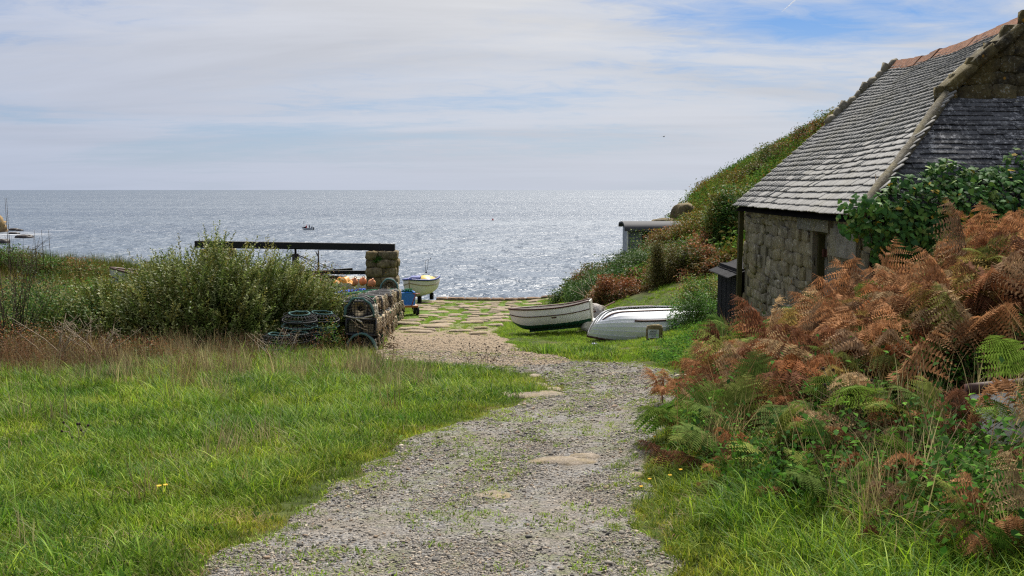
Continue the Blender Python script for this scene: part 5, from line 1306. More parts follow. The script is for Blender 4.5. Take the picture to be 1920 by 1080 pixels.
def willow(name, label, x, y, rx, ry, h, n, cols, seed, tall=0.1, zoff=0):
    r = np.random.default_rng(seed); zg = h1(x, y) + zoff
    t = thing(name, label, 'shrub', (x, y, zg), group='grey-green shrubs above the grass')
    parts = []; cols = np.array(cols)
    for k in range(5):
        m_ = n // 5; ph = r.uniform(0, 2 * np.pi, m_); u = r.uniform(0, 1, m_) ** 0.42
        lump = 1 + 0.22 * np.sin(3 * ph + seed) + 0.16 * np.sin(7 * ph + 2 * seed)
        X, Y = np.cos(ph) * u * rx * lump, np.sin(ph) * u * ry * lump
        dome = h * np.sqrt(np.clip(1 - u ** 2.4, 0, 1)) * (1 + 0.22 * (fbm(X * 1.5 + seed, Y * 1.5) - 0.5) * 2)
        Z = dome * r.uniform(0.25, 1.0, m_) ** 0.6 - 0.25 + (r.uniform(size=m_) < tall) * r.uniform(0.05, 0.3, m_)
        yaw = r.uniform(0, 2 * np.pi, m_); out = np.clip(u, 0, 1) * 0.75 * (1 - Z / (h * 1.4)).clip(0, 1) + np.abs(r.normal(0, 0.22, m_))
        A = euler_mats(ph - np.pi / 2, -out, r.normal(0, .25, m_)) @ euler_mats(yaw, np.zeros(m_), np.zeros(m_)); s_ = r.uniform(0.75, 1.35, m_); A = A * s_[:, None, None]
        P = np.stack([X, Y, np.maximum(Z, 0.0)], -1)
        tv, tf, tt = SHOOTS[k]; V, F = scatter(tv, tf, A, P)
        c = cols[r.integers(0, len(cols), m_)] * r.uniform(0.7, 1.3, (m_, 1))
        parts.append((V, F, (c[:, None, :] * tt[None, :, None]).reshape(-1, 3)))
    V, F, T = merge(parts)
    obj('foliage', np_mesh('foliage', V, F, tint=T), GLOSSY, t)
    paths = []
    for k in range(26):
        a = r.uniform(0, 6.28); q = r.uniform(0.2, 0.85); paths.append([(0.15 * math.cos(a), 0.15 * math.sin(a), -0.1), (q * rx * .6 * math.cos(a), q * ry * .6 * math.sin(a), h * .4), (q * rx * math.cos(a), q * ry * math.sin(a), h * .75 * (1.1 - q * .5))])
    obj('stem', stems_mesh(paths, 0.03), MAT_STEM, t)
    return t
def frond(seed, L_=0.8, brown=False, npair=19):
    """A bracken frond: arching rachis, pinnae in pairs, each cut into leaflets."""
    r = np.random.default_rng(seed); V = []; F = []; T = []
    def base(t):
        b = 0.55 if not brown else (0.5, 0.85, 0.65, 0.95, 0.4)[seed % 5]
        return np.array([0.03 * math.sin(5 * t + seed), L_ * (t - 0.12 * t * t), L_ * (0.75 * t - b * t * t)])
    def quad(a, b_, c, d, col):
        n = len(V); V.extend([a, b_, c, d]); F.append([n, n + 1, n + 2, n + 3]); T.extend([col] * 4)
    for k in range(10):
        t0, t1 = k / 10, (k + 1) / 10; w_ = 0.0045 * (1 - t0 * 0.8); s_ = np.array([w_, 0, 0])
        quad(base(t0) - s_, base(t0) + s_, base(t1) + s_ * .85, base(t1) - s_ * .85, 0.75)
    for k in range(npair):
        t = 0.22 + 0.76 * k / (npair - 1); p = base(t); tg = base(min(1, t + .02)) - base(t - .02); tg /= np.linalg.norm(tg)
        ln = L_ * 0.36 * (math.sin(math.pi * min(1, (1 - t) / 0.78 * 0.62 + 0.0)) * 0.95 + 0.03)
        for sd_ in (-1, 1):
            if brown and r.uniform() < 0.12: continue
            ax_ = np.array([sd_, 0, 0.0]) * 0.88 + tg * r.uniform(0.32, 0.5) + np.array([0, 0, (-0.55 if brown else -0.12) + r.normal(0, 0.2 if brown else .08)]); ax_ /= np.linalg.norm(ax_)
            nn = np.cross(ax_, tg); nn /= np.linalg.norm(nn); lat = np.cross(nn, ax_)
            m_ = 11; tw = r.normal(0, 0.9 if brown else 0.2)
            lat2 = lat * math.cos(tw) + nn * math.sin(tw)
            for j in range(m_):
                u0, u1 = j / m_, (j + 0.85) / m_; um = (u0 + u1) / 2
                w_ = ln * 0.19 * (1 - um ** 1.5) + 0.002; drp = np.array([0, 0, -ln * (0.45 if brown else .22) * um * um])
                a, b_ = p + ax_ * ln * u0 + drp, p + ax_ * ln * u1 + drp
                col = r.uniform(0.7, 1.35)
                for sg in (-1, 1):
                    tip = (a + b_) / 2 + lat2 * sg * w_ + ax_ * ln * 0.04 + (nn * r.normal(0, w_ * 0.3) if brown else 0)
                    n = len(V); V.extend([a, b_, tip, a * .35 + tip * .65 - ax_ * ln * .01]); F.append([n, n + 1, n + 2, n + 3]); T.extend([col] * 4)
    return np_mesh('frond', np.array(V), np.array(F), tint=np.repeat(np.array(T)[:, None], 3, 1))
FR_B = [frond(k, r_0, True) for k, r_0 in zip(range(5), (0.8, 0.7, 0.9, 0.75, 0.85))]; FR_G = [frond(20 + k, r_0, False) for k, r_0 in zip(range(4), (0.8, 0.7, 0.9, 0.75))]
def pts_in(poly, dens, r, cond=None):
    P = np.array(poly); x0, y0 = P.min(0); x1, y1 = P.max(0); n = int((x1 - x0) * (y1 - y0) * dens)
    x = r.uniform(x0, x1, n); y = r.uniform(y0, y1, n); k = inpoly(x, y, poly)
    if cond is not None: k &= cond(x, y)
    return x[k], y[k]
def on_ground(x, y, dz=0.0): return np.stack([x, y, H(x, y) - 0.03 + dz], -1)
def rotz(n, r, tilt=0.12): return np.stack([r.normal(0, tilt, n), r.normal(0, tilt, n), r.uniform(0, 6.283, n)], -1)
def track_dist(x, y):
    """distance to the outline of the track"""
    P = np.array(TRACK + TRACK[:1]); d = np.full(len(x), 1e9)
    for a, b_ in zip(P[:-1], P[1:]):
        e = b_ - a; l2 = max(1e-9, e @ e); t = np.clip(((x - a[0]) * e[0] + (y - a[1]) * e[1]) / l2, 0, 1)
        d = np.minimum(d, np.hypot(x - a[0] - t * e[0], y - a[1] - t * e[1]))
    return d
def off_track(x, y, m_=0.0):
    ok = (patch_at('gravel_track', x, y)[1] < 0.5) & (patch_at('slipway', x, y)[1] < 0.5)
    return ok & (track_dist(x, y) > m_) if m_ > 0.12 else ok
def patchy(x, y, pal, r, sc=0.8):
    """per-tuft colour drifting between palette entries over the ground"""
    pal = np.array(pal); f = np.clip((fbm(x * sc, y * sc) - 0.25) / 0.5, 0, 0.999) * (len(pal) - 1); i = f.astype(int); a = (f - i)[:, None]
    return (pal[i] * (1 - a) + pal[np.minimum(i + 1, len(pal) - 1)] * a) * r.uniform(0.6, 1.45, (len(x), 1))

# ------------------------------------------------------------------ paving stones, kerb, bedrock in the track, pebbles
def flat_rock_mesh(seed, n=9):
    """a worn flat setting stone: an uneven outline, domed top"""
    r = random.Random(seed); b = MB(); ring = [(math.cos(a) * r.uniform(.40, .54), math.sin(a) * r.uniform(.40, .54)) for a in np.linspace(0, 2 * math.pi, n + 1)[:-1]]
    V = [(x, y, -.5) for x, y in ring] + [(x, y, 0.12) for x, y in ring] + [(x * .78, y * .78, .42 + r.uniform(-.06, .06)) for x, y in ring] + [(0, 0, .5)]
    F = [(i, (i + 1) % n, n + (i + 1) % n, n + i) for i in range(n)] + [(n + i, n + (i + 1) % n, 2 * n + (i + 1) % n, 2 * n + i) for i in range(n)] + [(2 * n + i, 2 * n + (i + 1) % n, 3 * n) for i in range(n)]
    return b.add(V, F, True).mesh('paving_stone')
MAT_PAVE = lichen_stone('paving_granite', (0.32, 0.255, 0.18), (0.19, 0.15, 0.105), (0.40, 0.345, 0.275), 0.0, 2.0)
PAVE = [flat_rock_mesh(k) for k in range(8)]
for me in PAVE: me.materials.append(MAT_PAVE)
rr = random.Random(8); npv = 0; y = 26.6
while y < 59.6 and npv < 300:
    stp = 0.75 + (y - 27) * 0.016; x = -5.2 + rr.uniform(0, 0.5)
    while x < 4:
        wd = rr.uniform(0.42, 1.0) * (1 + (y - 27) * 0.006); xx, yy = x + wd / 2, y + rr.uniform(-.22, .22)
        if inpoly(np.array([xx]), np.array([yy]), SLIP)[0] and npv < 300 and rr.random() < (0.35 if y < 29 else 0.8):
            nx_ = (h1(xx + .3, yy) - h1(xx - .3, yy)) / .6; ny_ = (h1(xx, yy + .3) - h1(xx, yy - .3)) / .6
            o = obj('paving_stone', PAVE[rr.randrange(8)], None, sl, (xx, yy, h1(xx, yy) + 0.045 + rr.uniform(-.015, .025)), (math.atan(ny_), -math.atan(nx_), rr.uniform(-.5, .5)), (wd * 1.0, wd * rr.uniform(.5, .8), 0.10)); npv += 1
        x += wd + rr.uniform(0.12, 0.45)
    y += stp
x = -4.6
MAT_KERB = lichen_stone('kerb_stone', (0.26, 0.17, 0.12), (0.10, 0.07, 0.05), (0.36, 0.3, 0.22), 0.2, 1.5); rkk = with_mat(ROCK_ME, MAT_KERB)
while x < 3:
    wd = rr.uniform(0.5, 1.1); o = obj('kerb_stone', rkk[rr.randrange(7)], None, sl, (x + wd / 2, 60.1, h1(x, 59.6) + 0.0), (0, 0, rr.uniform(-.06, .06)), (wd, 0.6, 0.34)); x += wd
MAT_BED = lichen_stone('bedrock', (0.36, 0.295, 0.225), (0.2, 0.165, 0.125), (0.43, 0.385, 0.32), 0.0, 4.0)
for k, (px, py, w_, d_, hh, lab) in enumerate(((926, 937, .34, .26, .10, 'small pale flat rock bedded in the middle of the gravel track'), (1065, 868, .68, .26, .08, 'long pale rock outcrop showing through the gravel track'), (1095, 860, .30, .18, .09, 'pale rock knob behind the long outcrop in the track'),
                                              (1015, 742, .80, .62, .10, 'broad pink flat rock where the grass meets the track'), (962, 742, .55, .40, .10, 'flat grey rock half under the grass tip beside the track'), (1010, 724, .36, .4, .09, 'small pale rock at the tip of the grass'), (1038, 731, .24, .3, .08, 'pale rock nearest the gravel at the tip of the grass'), (1005, 705, .22, .26, .07, 'pale stone on the far side of the grass tip'),
                                              (1190, 893, .16, .12, .06, 'small pink stone at the verge of the track'), (1150, 700, .7, .3, .05, 'flat rock slab in the gravel bend'), (950, 655, .5, .4, .07, 'pale rock at the edge of the sandy turning area'))):
    p = hit(px, py); o = obj('flat_rock', flat_rock_mesh(50 + k, 13), MAT_BED, None, (p.x, p.y, h1(p.x, p.y) - 0.004), (math.atan((h1(p.x, p.y + .2) - h1(p.x, p.y - .2)) / .4), 0, rr.uniform(-.15, .15)), (w_, d_ * 1.4, hh)); tag(o, lab, 'rock', 'flat rocks bedded in the track')
def peb(seed):
    v, f = rock_mesh(seed, 1, 3.0, 0.28); return np_mesh('pebble', v * np.array([1.2, 0.9, 0.55]), f)
PEB = [peb(k + 30) for k in range(5)]
rP = np.random.default_rng(3)
_tl = np.array(sorted(TRACK_L[:9], key=lambda q: q[1])); _tr = np.array(sorted(TRACK_R[:8], key=lambda q: q[1]))
def lane(x, y):
    """place across the track, 0 at its seaward-left edge and 1 at the bank"""
    a = np.interp(y, _tl[:, 1], _tl[:, 0]); b_ = np.interp(y, _tr[:, 1], _tr[:, 0]); return (x - a) / (b_ - a)
def ruts(x, y):
    f = lane(x, y) + .05 * (fbm(x * .8, y * .8) - .5); return np.maximum(np.exp(-((f - .30) / .085) ** 2), np.exp(-((f - .74) / .085) ** 2)) * (y < 15)
GROW = [(-4, 2), (1.9, 2), (1.7, 9), (3.2, 14), (3.2, 19), (-3.6, 21.5), (-3.6, 15), (-3, 9)]
x, y = pts_in(GROW, 6500, rP, lambda x, y: (rP.uniform(size=len(x)) < np.clip((7.0 / np.maximum(y, 4)) ** 2.0, 0.0, 1)) & (rP.uniform(size=len(x)) < np.clip(2.6 * fbm(x * 1.7, y * 1.1) - .62, .12, 1) * (1 - .72 * ruts(x, y))))
n = len(x); s_ = np.exp(rP.normal(math.log(0.0076), 0.5, n)).clip(0.0035, 0.04) * np.clip(y / 8, 1, 1.8)
pal = np.array([(.12, .117, .115), (.155, .148, .14), (.20, .188, .17), (.25, .226, .195), (.32, .285, .24), (.23, .175, .125), (.07, .069, .07), (.42, .385, .33)])
ct = pal[rP.choice(8, n, p=(.17, .2, .2, .14, .1, .09, .06, .04))] * rP.uniform(.8, 1.2, (n, 1)) * np.array([.96, .90, .81])
zt, mt_ = patch_at('gravel_track', x, y); P = np.stack([x, y, zt + s_ * .12], -1)
keep = mt_ > 0.44; x, y, n, s_, ct, P = x[keep], y[keep], int(keep.sum()), s_[keep], ct[keep], P[keep]
g1 = gn_scatter('gravel', PEB, MAT_PEB, P, rotz(n, rP, 0.3), s_, ct); tag(g1, 'loose grey and tan gravel covering the track', None, None, 'stuff')
print('pebbles', n)
# ------------------------------------------------------------------ grass
G1, G2, G3, G4, ST, BR = (.185, .30, .022), (.26, .355, .042), (.08, .17, .016), (.24, .285, .065), (.36, .32, .17), (.17, .12, .075)
T_SHORT = [tuft('tuft', 46, .02, .095, .12, .008, 1.3, [G1, G1, G2, G3, G4], k) for k in range(5)]
T_MED = [tuft('tuft', 40, .08, .22, .12, .0085, 1.2, [G1, G2, G3, G3, G4], 10 + k, droop=.7) for k in range(5)]
T_LUSH = [tuft('tuft', 36, .12, .34, .13, .010, 1.2, [G1, G3, G3, G2], 20 + k, droop=.8) for k in range(5)]
T_DRY = [tuft('tuft', 26, .2, .5, .12, .005, .8, [ST, ST, BR, (.22, .19, .09)], 30 + k, droop=.5) for k in range(4)]
def stalk_tuft(seed, n=9, hmin=.3, hmax=.75, col=(.11, .06, .03), head=(.075, .038, .02)):
    """dead flower stalks with knobbly seed heads"""
    r = np.random.default_rng(seed); V, F, T = blades(n, hmin, hmax, .16, .007, .35, [col], seed, droop=.2); parts = [(V, F, T)]
    tips = V.reshape(n, 7, 3)
    P = []
    for k in range(n):
        for q in range(14): t = r.uniform(.45, 1.0); P.append(tips[k, 0] * (1 - t) + tips[k, 6] * t + r.normal(0, .022, 3))
    P = np.array(P); v, f, t_ = leaves(P, .022, .014, np.tile(np.array(head), (len(P), 1)) * r.uniform(.6, 1.7, (len(P), 1)), r)
    f3 = np.concatenate([f[:, :3], f[:, [0, 2, 3]]]); parts.append((v, f3, t_))
    V, F, T = merge(parts); return np_mesh('stalk', V, F, tint=T)
T_STALK = [stalk_tuft(k) for k in range(5)]
def weed_tuft(seed, n=40, size=.06, spread=.22, h=.2, cols=((.06, .15, .02), (.1, .2, .03), (.05, .11, .03))):
    r = np.random.default_rng(seed); P = np.stack([r.normal(0, spread * .5, n), r.normal(0, spread * .5, n), np.abs(r.normal(h * .5, h * .35, n))], -1); cols = np.array(cols)
    V, F, T = leaves(P, size, size * .6, cols[r.integers(0, len(cols), n)] * r.uniform(.7, 1.3, (n, 1)), r, .3); return np_mesh('weed', V, F, tint=T)
T_WEED = [weed_tuft(k) for k in range(5)]
rg_ = np.random.default_rng(21)
def sow(name, label, tufts, poly, dens, scl, pal, cond=None, tilt=.12, near=None, kind='stuff', sc=.8, dz=0.0, mat=None):
    def cc(x, y):
        ok = off_track(x, y)
        if near is not None: ok &= rg_.uniform(size=len(x)) < np.clip((near / np.maximum(y, 1)) ** 1.6, 0, 1)
        if cond is not None: ok &= cond(x, y)
        return ok
    x, y = pts_in(poly, dens, rg_, cc); n = len(x)
    s_ = rg_.uniform(scl[0], scl[1], n) * (np.clip((y / near) ** .45, 1, 1.8) if near else 1)
    td = track_dist(x, y); s_ = s_ * np.clip(.42 + td / .9, .42, 1)
    o = gn_scatter(name, tufts, mat or GRASS_I, on_ground(x, y, dz), rotz(n, rg_, tilt), s_, patchy(x, y, pal, rg_, sc) * (1 + np.clip(1 - td / .55, 0, 1)[:, None] * np.array([.25, -.08, .05]))); tag(o, label, None, None, kind); print(name, n); return o
LEFT = [(-9, 1.5), (1.5, 1.5), (2.0, 21), (-2.2, 21), (-3.5, 25), (-12, 23), (-14, 14)]
W_ = (1, 1, 1)
sow('grass', 'short green grass covering the open ground beside the track', T_SHORT, LEFT, 230, (.8, 1.5), [(.5, .65, .5), (1.0, 1.0, .8), (1.3, 1.12, .9), (.55, .7, .45), (1.25, 1.15, 1), (.6, .75, .6)], near=7, sc=.55, cond=lambda x, y: rg_.uniform(size=len(x)) < np.clip(.7 + track_dist(x, y) / .7, 0, 1))
sow('long_grass', 'longer grass clumps scattered through the lawn', T_MED, LEFT, 95, (.5, 1.35), [(.45, .6, .5), (.9, .95, .8), (1.15, 1.05, .85), (.55, .7, .55)], near=8, sc=1.3, cond=lambda x, y: (fbm(x * 1.3 + 5, y * 1.3) > .55) & off_track(x, y, .35))
sow('dry_grass', 'straw coloured grass mixed through the lawn and the shrub edge', T_DRY, LEFT, 34, (.6, 1.2), [(.8, .8, .8), (1.1, 1.05, 1), (.9, .75, .6)], near=9, cond=lambda x, y: (rg_.uniform(size=len(x)) < np.clip((y - 12.5) / 5, .05, 1)) & (fbm(x * .7, y * .7 + 9) > .50) & ((x < -4.9) | (y < 16.5)) & (x < -1.2) & off_track(x, y, .4))
T_ROS = [weed_tuft(170 + k, 16, .085, .10, .03, ((.10, .20, .03), (.13, .22, .04), (.07, .15, .03))) for k in range(4)]
sow('lawn_weeds', 'broad leaved plantain and clover flat in the lawn', T_ROS, LEFT, 18, (.4, 1.0), [(.8, .9, .8), (1.1, 1.1, 1)], near=9, mat=BRACK_I, cond=lambda x, y: fbm(x * .8 + 3, y * .8 + 2) > .45)
sow('lawn_thatch', 'pale dead thatch lying flat among the grass', [tuft('thatch', 22, .04, .12, .13, .005, 2.2, [ST, (.30, .24, .12), (.25, .17, .09)], 180 + k, droop=.9) for k in range(3)], LEFT, 22, (.8, 1.5), [(.8, .8, .8), (1.1, 1.1, 1)], near=8, cond=lambda x, y: fbm(x * 1.1 + 13, y * 1.1) > .52)
BAND = [(-14, 15.2), (-6.5, 15.2), (-2.6, 17.0), (-0.9, 17.6), (-0.9, 18.9), (-2.9, 20.4), (-5.2, 19.9), (-7, 19.6), (-14, 20)]
sow('dead_stalks', 'brown dead flower stalks along the foot of the shrubs', T_STALK, BAND, 24, (.4, 1.0), [(.8, .82, .85), (1.3, 1.25, 1.2), (1.9, 1.8, 1.75)], sc=1.2, cond=lambda x, y: (fbm(x * .8 + 1, y * .8) > .42) & ((x < -4.6) | (rg_.uniform(size=len(x)) < .12)))
sow('rank_grass', 'straw and green grass tangled among the dead stalks', T_DRY + T_MED * 2 + T_SHORT, BAND, 60, (.5, .95), [(.9, .9, .85), (1.1, 1.05, .95), (.8, .95, .7)], sc=1.0, cond=lambda x, y: (x < -4.9) | (rg_.uniform(size=len(x)) < .3))
VERGE = [(0.3, 2.0), (5, 2.0), (4.0, 4.5), (2.8, 6.0), (2.4, 8.0), (2.3, 10.5), (2.4, 13), (2.9, 15.5), (2.2, 15.2), (0.8, 10), (0.4, 6)]
sow('verge_grass', 'lush long grass on the verge below the ferns', T_LUSH + T_MED, VERGE, 150, (.5, 1.0), [(.75, .9, .7), (1.05, 1.05, .8), (1.2, 1.15, .9), (.7, .8, .7)], near=8)
TURF = [(1.0, 17.0), (3.4, 15.8), (4.6, 19.5), (4.7, 24), (7.2, 27), (7.6, 35), (5, 33), (4, 31), (3.6, 42), (3.4, 60), (-1, 60), (-1, 30), (-1.2, 24), (0.2, 19)]
sow('bank_turf', 'bright short turf round the boats above the slip', T_SHORT, TURF, 75, (.5, 1.05), [(.8, .9, .5), (1.05, 1.1, .7), (1.25, 1.2, .8), (.75, .9, .6)], near=24, cond=lambda x, y: (np.hypot(x - sp_.x, y - sp_.y + .2) > .35) | (rg_.uniform(size=len(x)) < .25))
sow('bank_weeds', 'low leafy weeds in the turf between the dinghy and the cottage', T_WEED, [(2.2, 16), (4.7, 16), (4.7, 23), (6.5, 29), (4.5, 29), (4.2, 24), (2.8, 21)], 16, (.4, .9), [(.9, 1, .8), (1.2, 1.2, 1), (1.1, 1.2, 1.1)], mat=BRACK_I, cond=lambda x, y: np.hypot(x - sp_.x, y - sp_.y + .3) > .75)
def in_slip(x, y): return inpoly(x, y, SLIP)
x, y = pts_in(SLIP, 48, rg_, lambda x, y: (rg_.uniform(size=len(x)) < np.clip((y - 25) / 8, 0, 1)) & (fbm(x * .9, y * .6) > .36)); n = len(x)
tag(gn_scatter('slip_turf', T_SHORT, GRASS_I, on_ground(x, y, .05), rotz(n, rg_), rg_.uniform(.35, .65, n), patchy(x, y, [(.9, 1, .6), (1.3, 1.25, .8)], rg_)), 'short grass growing in the joints of the slip paving', None, None, 'stuff')
sow('pot_side_turf', 'short turf between the lobster pots and the slip', T_SHORT, [(-3.4, 19.5), (-2.0, 19.5), (-2.2, 25), (-3.9, 46), (-8, 46), (-8, 36), (-4.4, 36)], 50, (.6, 1.1), [(.9, 1, .6), (1.3, 1.2, .8)])
x, y = pts_in(SLIP, 420, rg_, lambda x, y: (y < 30) & (rg_.uniform(size=len(x)) < np.clip((27 - y) / 7, .08, 1))); zs_, ms_ = patch_at('slipway', x, y); k_ = ms_ > .45; x, y, zs_ = x[k_], y[k_], zs_[k_]; n = len(x); s_ = np.exp(rg_.normal(math.log(.016), .45, n)).clip(.006, .05)
pal = np.array([(.20, .15, .10), (.28, .22, .15), (.14, .11, .08), (.35, .29, .21)])
tag(gn_scatter('slip_gravel', PEB, MAT_PEB, np.stack([x, y, zs_ + s_ * .1], -1), rotz(n, rg_, .3), s_, pal[rg_.integers(0, 4, n)]), 'loose sandy grit on the turning area above the slip', None, None, 'stuff')
# thin grass straggling over the gravel
def streak(x, y): return ((fbm(x * 2.2 + 3, y * 1.1) > .58) | (fbm(x * 5 + 8, y * 4) > .69)) | ((patch_at('gravel_track', x, y)[1] < .97) & (rg_.uniform(size=len(x)) < .85)) | ((np.abs(lane(x, y) - .5) < .12) & (fbm(x * 3.1, y * 2.2) > .5) & (y < 15))
x, y = pts_in(GROW, 75, rg_, streak); zt, mt_ = patch_at('gravel_track', x, y); k_ = mt_ > .4; x, y, zt = x[k_], y[k_], zt[k_]; n = len(x)
T_LOW = [tuft('tuft', 30, .006, .024, .075, .006, 1.8, [G1, G4, G2, (.24, .24, .09)], 60 + k) for k in range(4)]
P = np.stack([x, y, zt - .004], -1)
tag(gn_scatter('track_weeds', T_LOW, GRASS_I, P, rotz(n, rg_), rg_.uniform(.6, 1.6, n), patchy(x, y, [(.9, 1, .8), (1.2, 1.2, 1)], rg_)), 'thin low grass straggling through the gravel of the track', None, None, 'stuff')
x, y = pts_in(GROW, 160, rg_, lambda x, y: track_dist(x, y) < .5); zt, mt_ = patch_at('gravel_track', x, y); k_ = (mt_ > .35) & (rg_.uniform(size=len(x)) < 1.15 - np.clip(track_dist(x, y) / .34, 0, 1.1)) & (fbm(x * 2.6, y * 2.6) > .42); x, y, zt = x[k_], y[k_], zt[k_]; n = len(x)
tag(gn_scatter('edge_grass', T_SHORT, GRASS_I, np.stack([x, y, zt - .005], -1), rotz(n, rg_), rg_.uniform(.22, .5, n), patchy(x, y, [(1.1, 1, .8), (.9, .9, .6), (1.3, 1.1, .9)], rg_)), 'worn grass creeping over the edge of the gravel', None, None, 'stuff')
REED = [(-30, 36), (-15.5, 38), (-15.5, 47), (-18, 53), (-34, 53)]
T_REED = [tuft('tuft', 46, .5, 1.05, .35, .016, .55, [(.12, .16, .03), (.2, .19, .06), (.16, .11, .045), (.09, .14, .025)], 80 + k, droop=.5) for k in range(4)]
sow('reeds', 'tall olive reeds and grasses edging the sea on the far bank', T_REED, REED, 6, (.4, 1.25), [(.5, .75, .5), (1.0, .95, .7), (1.0, .7, .5), (.55, .8, .5), (1.1, .85, .6)], sc=.45)
ROUGHL = [(-16, 19.5), (-9.5, 19.5), (-4.9, 22.5), (-5.0, 36), (-8, 46), (-14.5, 46), (-16, 38), (-30, 36), (-30, 20)]
sow('undergrowth', 'mixed green undergrowth behind the shrubs', T_WEED + T_MED + T_DRY, ROUGHL, 9, (1.2, 2.6), [(.9, 1, .8), (1.3, 1.2, 1), (1.2, .95, .7)], sc=.4, mat=BRACK_I)
# ------------------------------------------------------------------ bracken bank
BB, BR2, BT, BO = (.27, .112, .046), (.35, .175, .08), (.40, .28, .15), (.15, .066, .034)
BANK = [(2.35, 14.2), (2.9, 15.6), (3.7, 17.0), (4.35, 20.3), (4.85, 20.3), (4.85, 13.5), (9.0, 13.2), (9.0, 3.6), (2.6, 3.6), (2.0, 4.6), (1.62, 6.0), (1.36, 7.6), (1.52, 9), (1.8, 11.3), (1.95, 12.5)]
rb_ = np.random.default_rng(33)
def clear_boat(x, y):
    """the derelict boat pokes out of the ferns"""
    inb = (x > 2.75) & (y > 6.25) & (y < 7.9); front = (x > 2.7) & (y > 4.7) & (y <= 6.25)
    return ~inb & (~front | (rb_.uniform(size=len(x)) < .10))
def fern_rot(n): return np.stack([rb_.normal(.25, .35, n), rb_.normal(0, .3, n), rb_.uniform(0, 6.283, n)], -1)
x, y = pts_in(BANK, 58, rb_, lambda x, y: clear_boat(x, y) & off_track(x, y, .3) & ((y < 14.5) | (rb_.uniform(size=len(x)) < .55)) & (rb_.uniform(size=len(x)) < .5 + .5 * np.clip((y + .3 * (x - 2) - 6.0) / 1.3, 0, 1))); n = len(x)
pal = np.array([BB, BR2, BT, BO, BO, BR2, (.24, .17, .05), (.13, .14, .035), (.24, .15, .085)]); ct = pal[rb_.integers(0, 9, n)] * rb_.uniform(.75, 1.25, (n, 1)) * (.75 + .5 * fbm(x * .9, y * .9))[:, None]
bd = np.clip((x - 1.7) / 1.9, .10, 1) * np.clip((16.5 - y) / 4.5, .1, 1)
P = on_ground(x, y); P[:, 2] += rb_.uniform(0.0, .62, n) * bd + .28 * np.clip((x - 3.3) / 1.2, 0, 1) * np.clip((14 - y) / 2, 0, 1) * rb_.uniform(.2, 1, n)
tag(gn_scatter('dead_bracken', FR_B, BRACK_I, P, fern_rot(n), rb_.uniform(.55, 1.1, n) * np.clip(.45 + bd, .5, 1) * np.clip(.55 + (y - 4.5) / 7, .6, 1) * np.clip((22 - y) / 7, .6, 1), ct), 'thick bank of rust brown dead bracken in front of the cottage', None, None, 'stuff'); print('bracken', n)
x, y = pts_in(BANK, 20, rb_, lambda x, y: clear_boat(x, y) & off_track(x, y, .3) & (fbm(x * .8 + 2, y * .8) + .2 * np.clip((8.8 - y) / 2.5, 0, 1) > .49)); n = len(x)
pal = np.array([(.07, .14, .02), (.12, .19, .03), (.17, .2, .04), (.10, .15, .03)]); ct = pal[rb_.integers(0, 4, n)] * rb_.uniform(.8, 1.25, (n, 1))
P = on_ground(x, y); P[:, 2] += rb_.uniform(.05, .55, n) * np.clip((x - 1.6) / 1.8, .1, 1) * np.clip((16.5 - y) / 3.5, .1, 1)
tag(gn_scatter('green_bracken', FR_G, BRACK_I, P, fern_rot(n), rb_.uniform(.5, 1.0, n) * np.clip(.5 + (y - 4.5) / 7, .55, 1), ct), 'green bracken fronds growing through the brown bank', None, None, 'stuff')
T_BRAM = [weed_tuft(140 + k, 50, .042, .24, .32) for k in range(5)]
sow('bank_bramble', 'bramble leaves and weeds under the bracken', T_BRAM, BANK, 40, (.6, 1.25), [(.7, .8, .6), (1.0, 1.1, .9), (.9, 1, .9)], dz=.05, mat=BRACK_I, cond=lambda x, y: clear_boat(x, y) & (fbm(x * 1.1 + 7, y * 1.1) + .12 * (y < 8.5) > .48))
T_STEM = [tuft('stem', 7, .5, 1.15, .2, .008, .5, [(.20, .12, .06), (.30, .2, .1), (.12, .06, .03)], 160 + k, droop=.15) for k in range(4)]
sow('bank_stems', 'bare brown bracken stalks poking through the dead fronds', T_STEM, BANK, 3.5, (.6, 1.0), [(.9, .9, .9), (1.2, 1.1, 1)], tilt=.45, mat=BRACK_I)
sow('bank_straw', 'straw grass stems arching through the bracken', T_DRY, BANK, 6, (.8, 1.5), [(.9, .9, .9), (1.1, 1, .8)], tilt=.3, dz=.1)
# fern plants one can point at
def fern(label, px, py, d, brown, nf_, seed, s_=.8, lean=.5, col=None):
    r = random.Random(seed); p = W(px, py, d); zg = h1(p.x, p.y); dz = max(0.0, p.z - zg)
    t = thing('bracken_fern', label, 'fern', (p.x, p.y, zg), group='bracken plants that stand out from the bank')
    mesh = FR_B if brown else FR_G
    key = (brown, col)
    if key not in FERNM:
        c = np.array(col); out = []
        for me in mesh:
            m2 = me.copy(); m2.materials.clear(); a = m2.attributes['tint']; buf = np.empty(len(a.data) * 4, np.float32); a.data.foreach_get('color', buf); buf = buf.reshape(-1, 4); buf[:, :3] *= c; a.data.foreach_set('color', buf.ravel()); m2.materials.append(BRACK); out.append(m2)
        FERNM[key] = out
    for k in range(nf_):
        a = 6.283 * k / nf_ + r.uniform(-.4, .4)
        obj('frond', FERNM[key][r.randrange(len(mesh))], None, t, (0, 0, dz * r.uniform(.5, 1.0)), (r.uniform(.1, lean), r.uniform(-.2, .2), a), (s_ * r.uniform(.8, 1.15),) * 3)
    b = MB(); b.tube([(0, 0, -.05), (0.02, 0, dz * .5 + .05), (0, 0, dz + .05)], .007, 5); b.build('stalk', MAT_STEM, t)
FERNM = {}
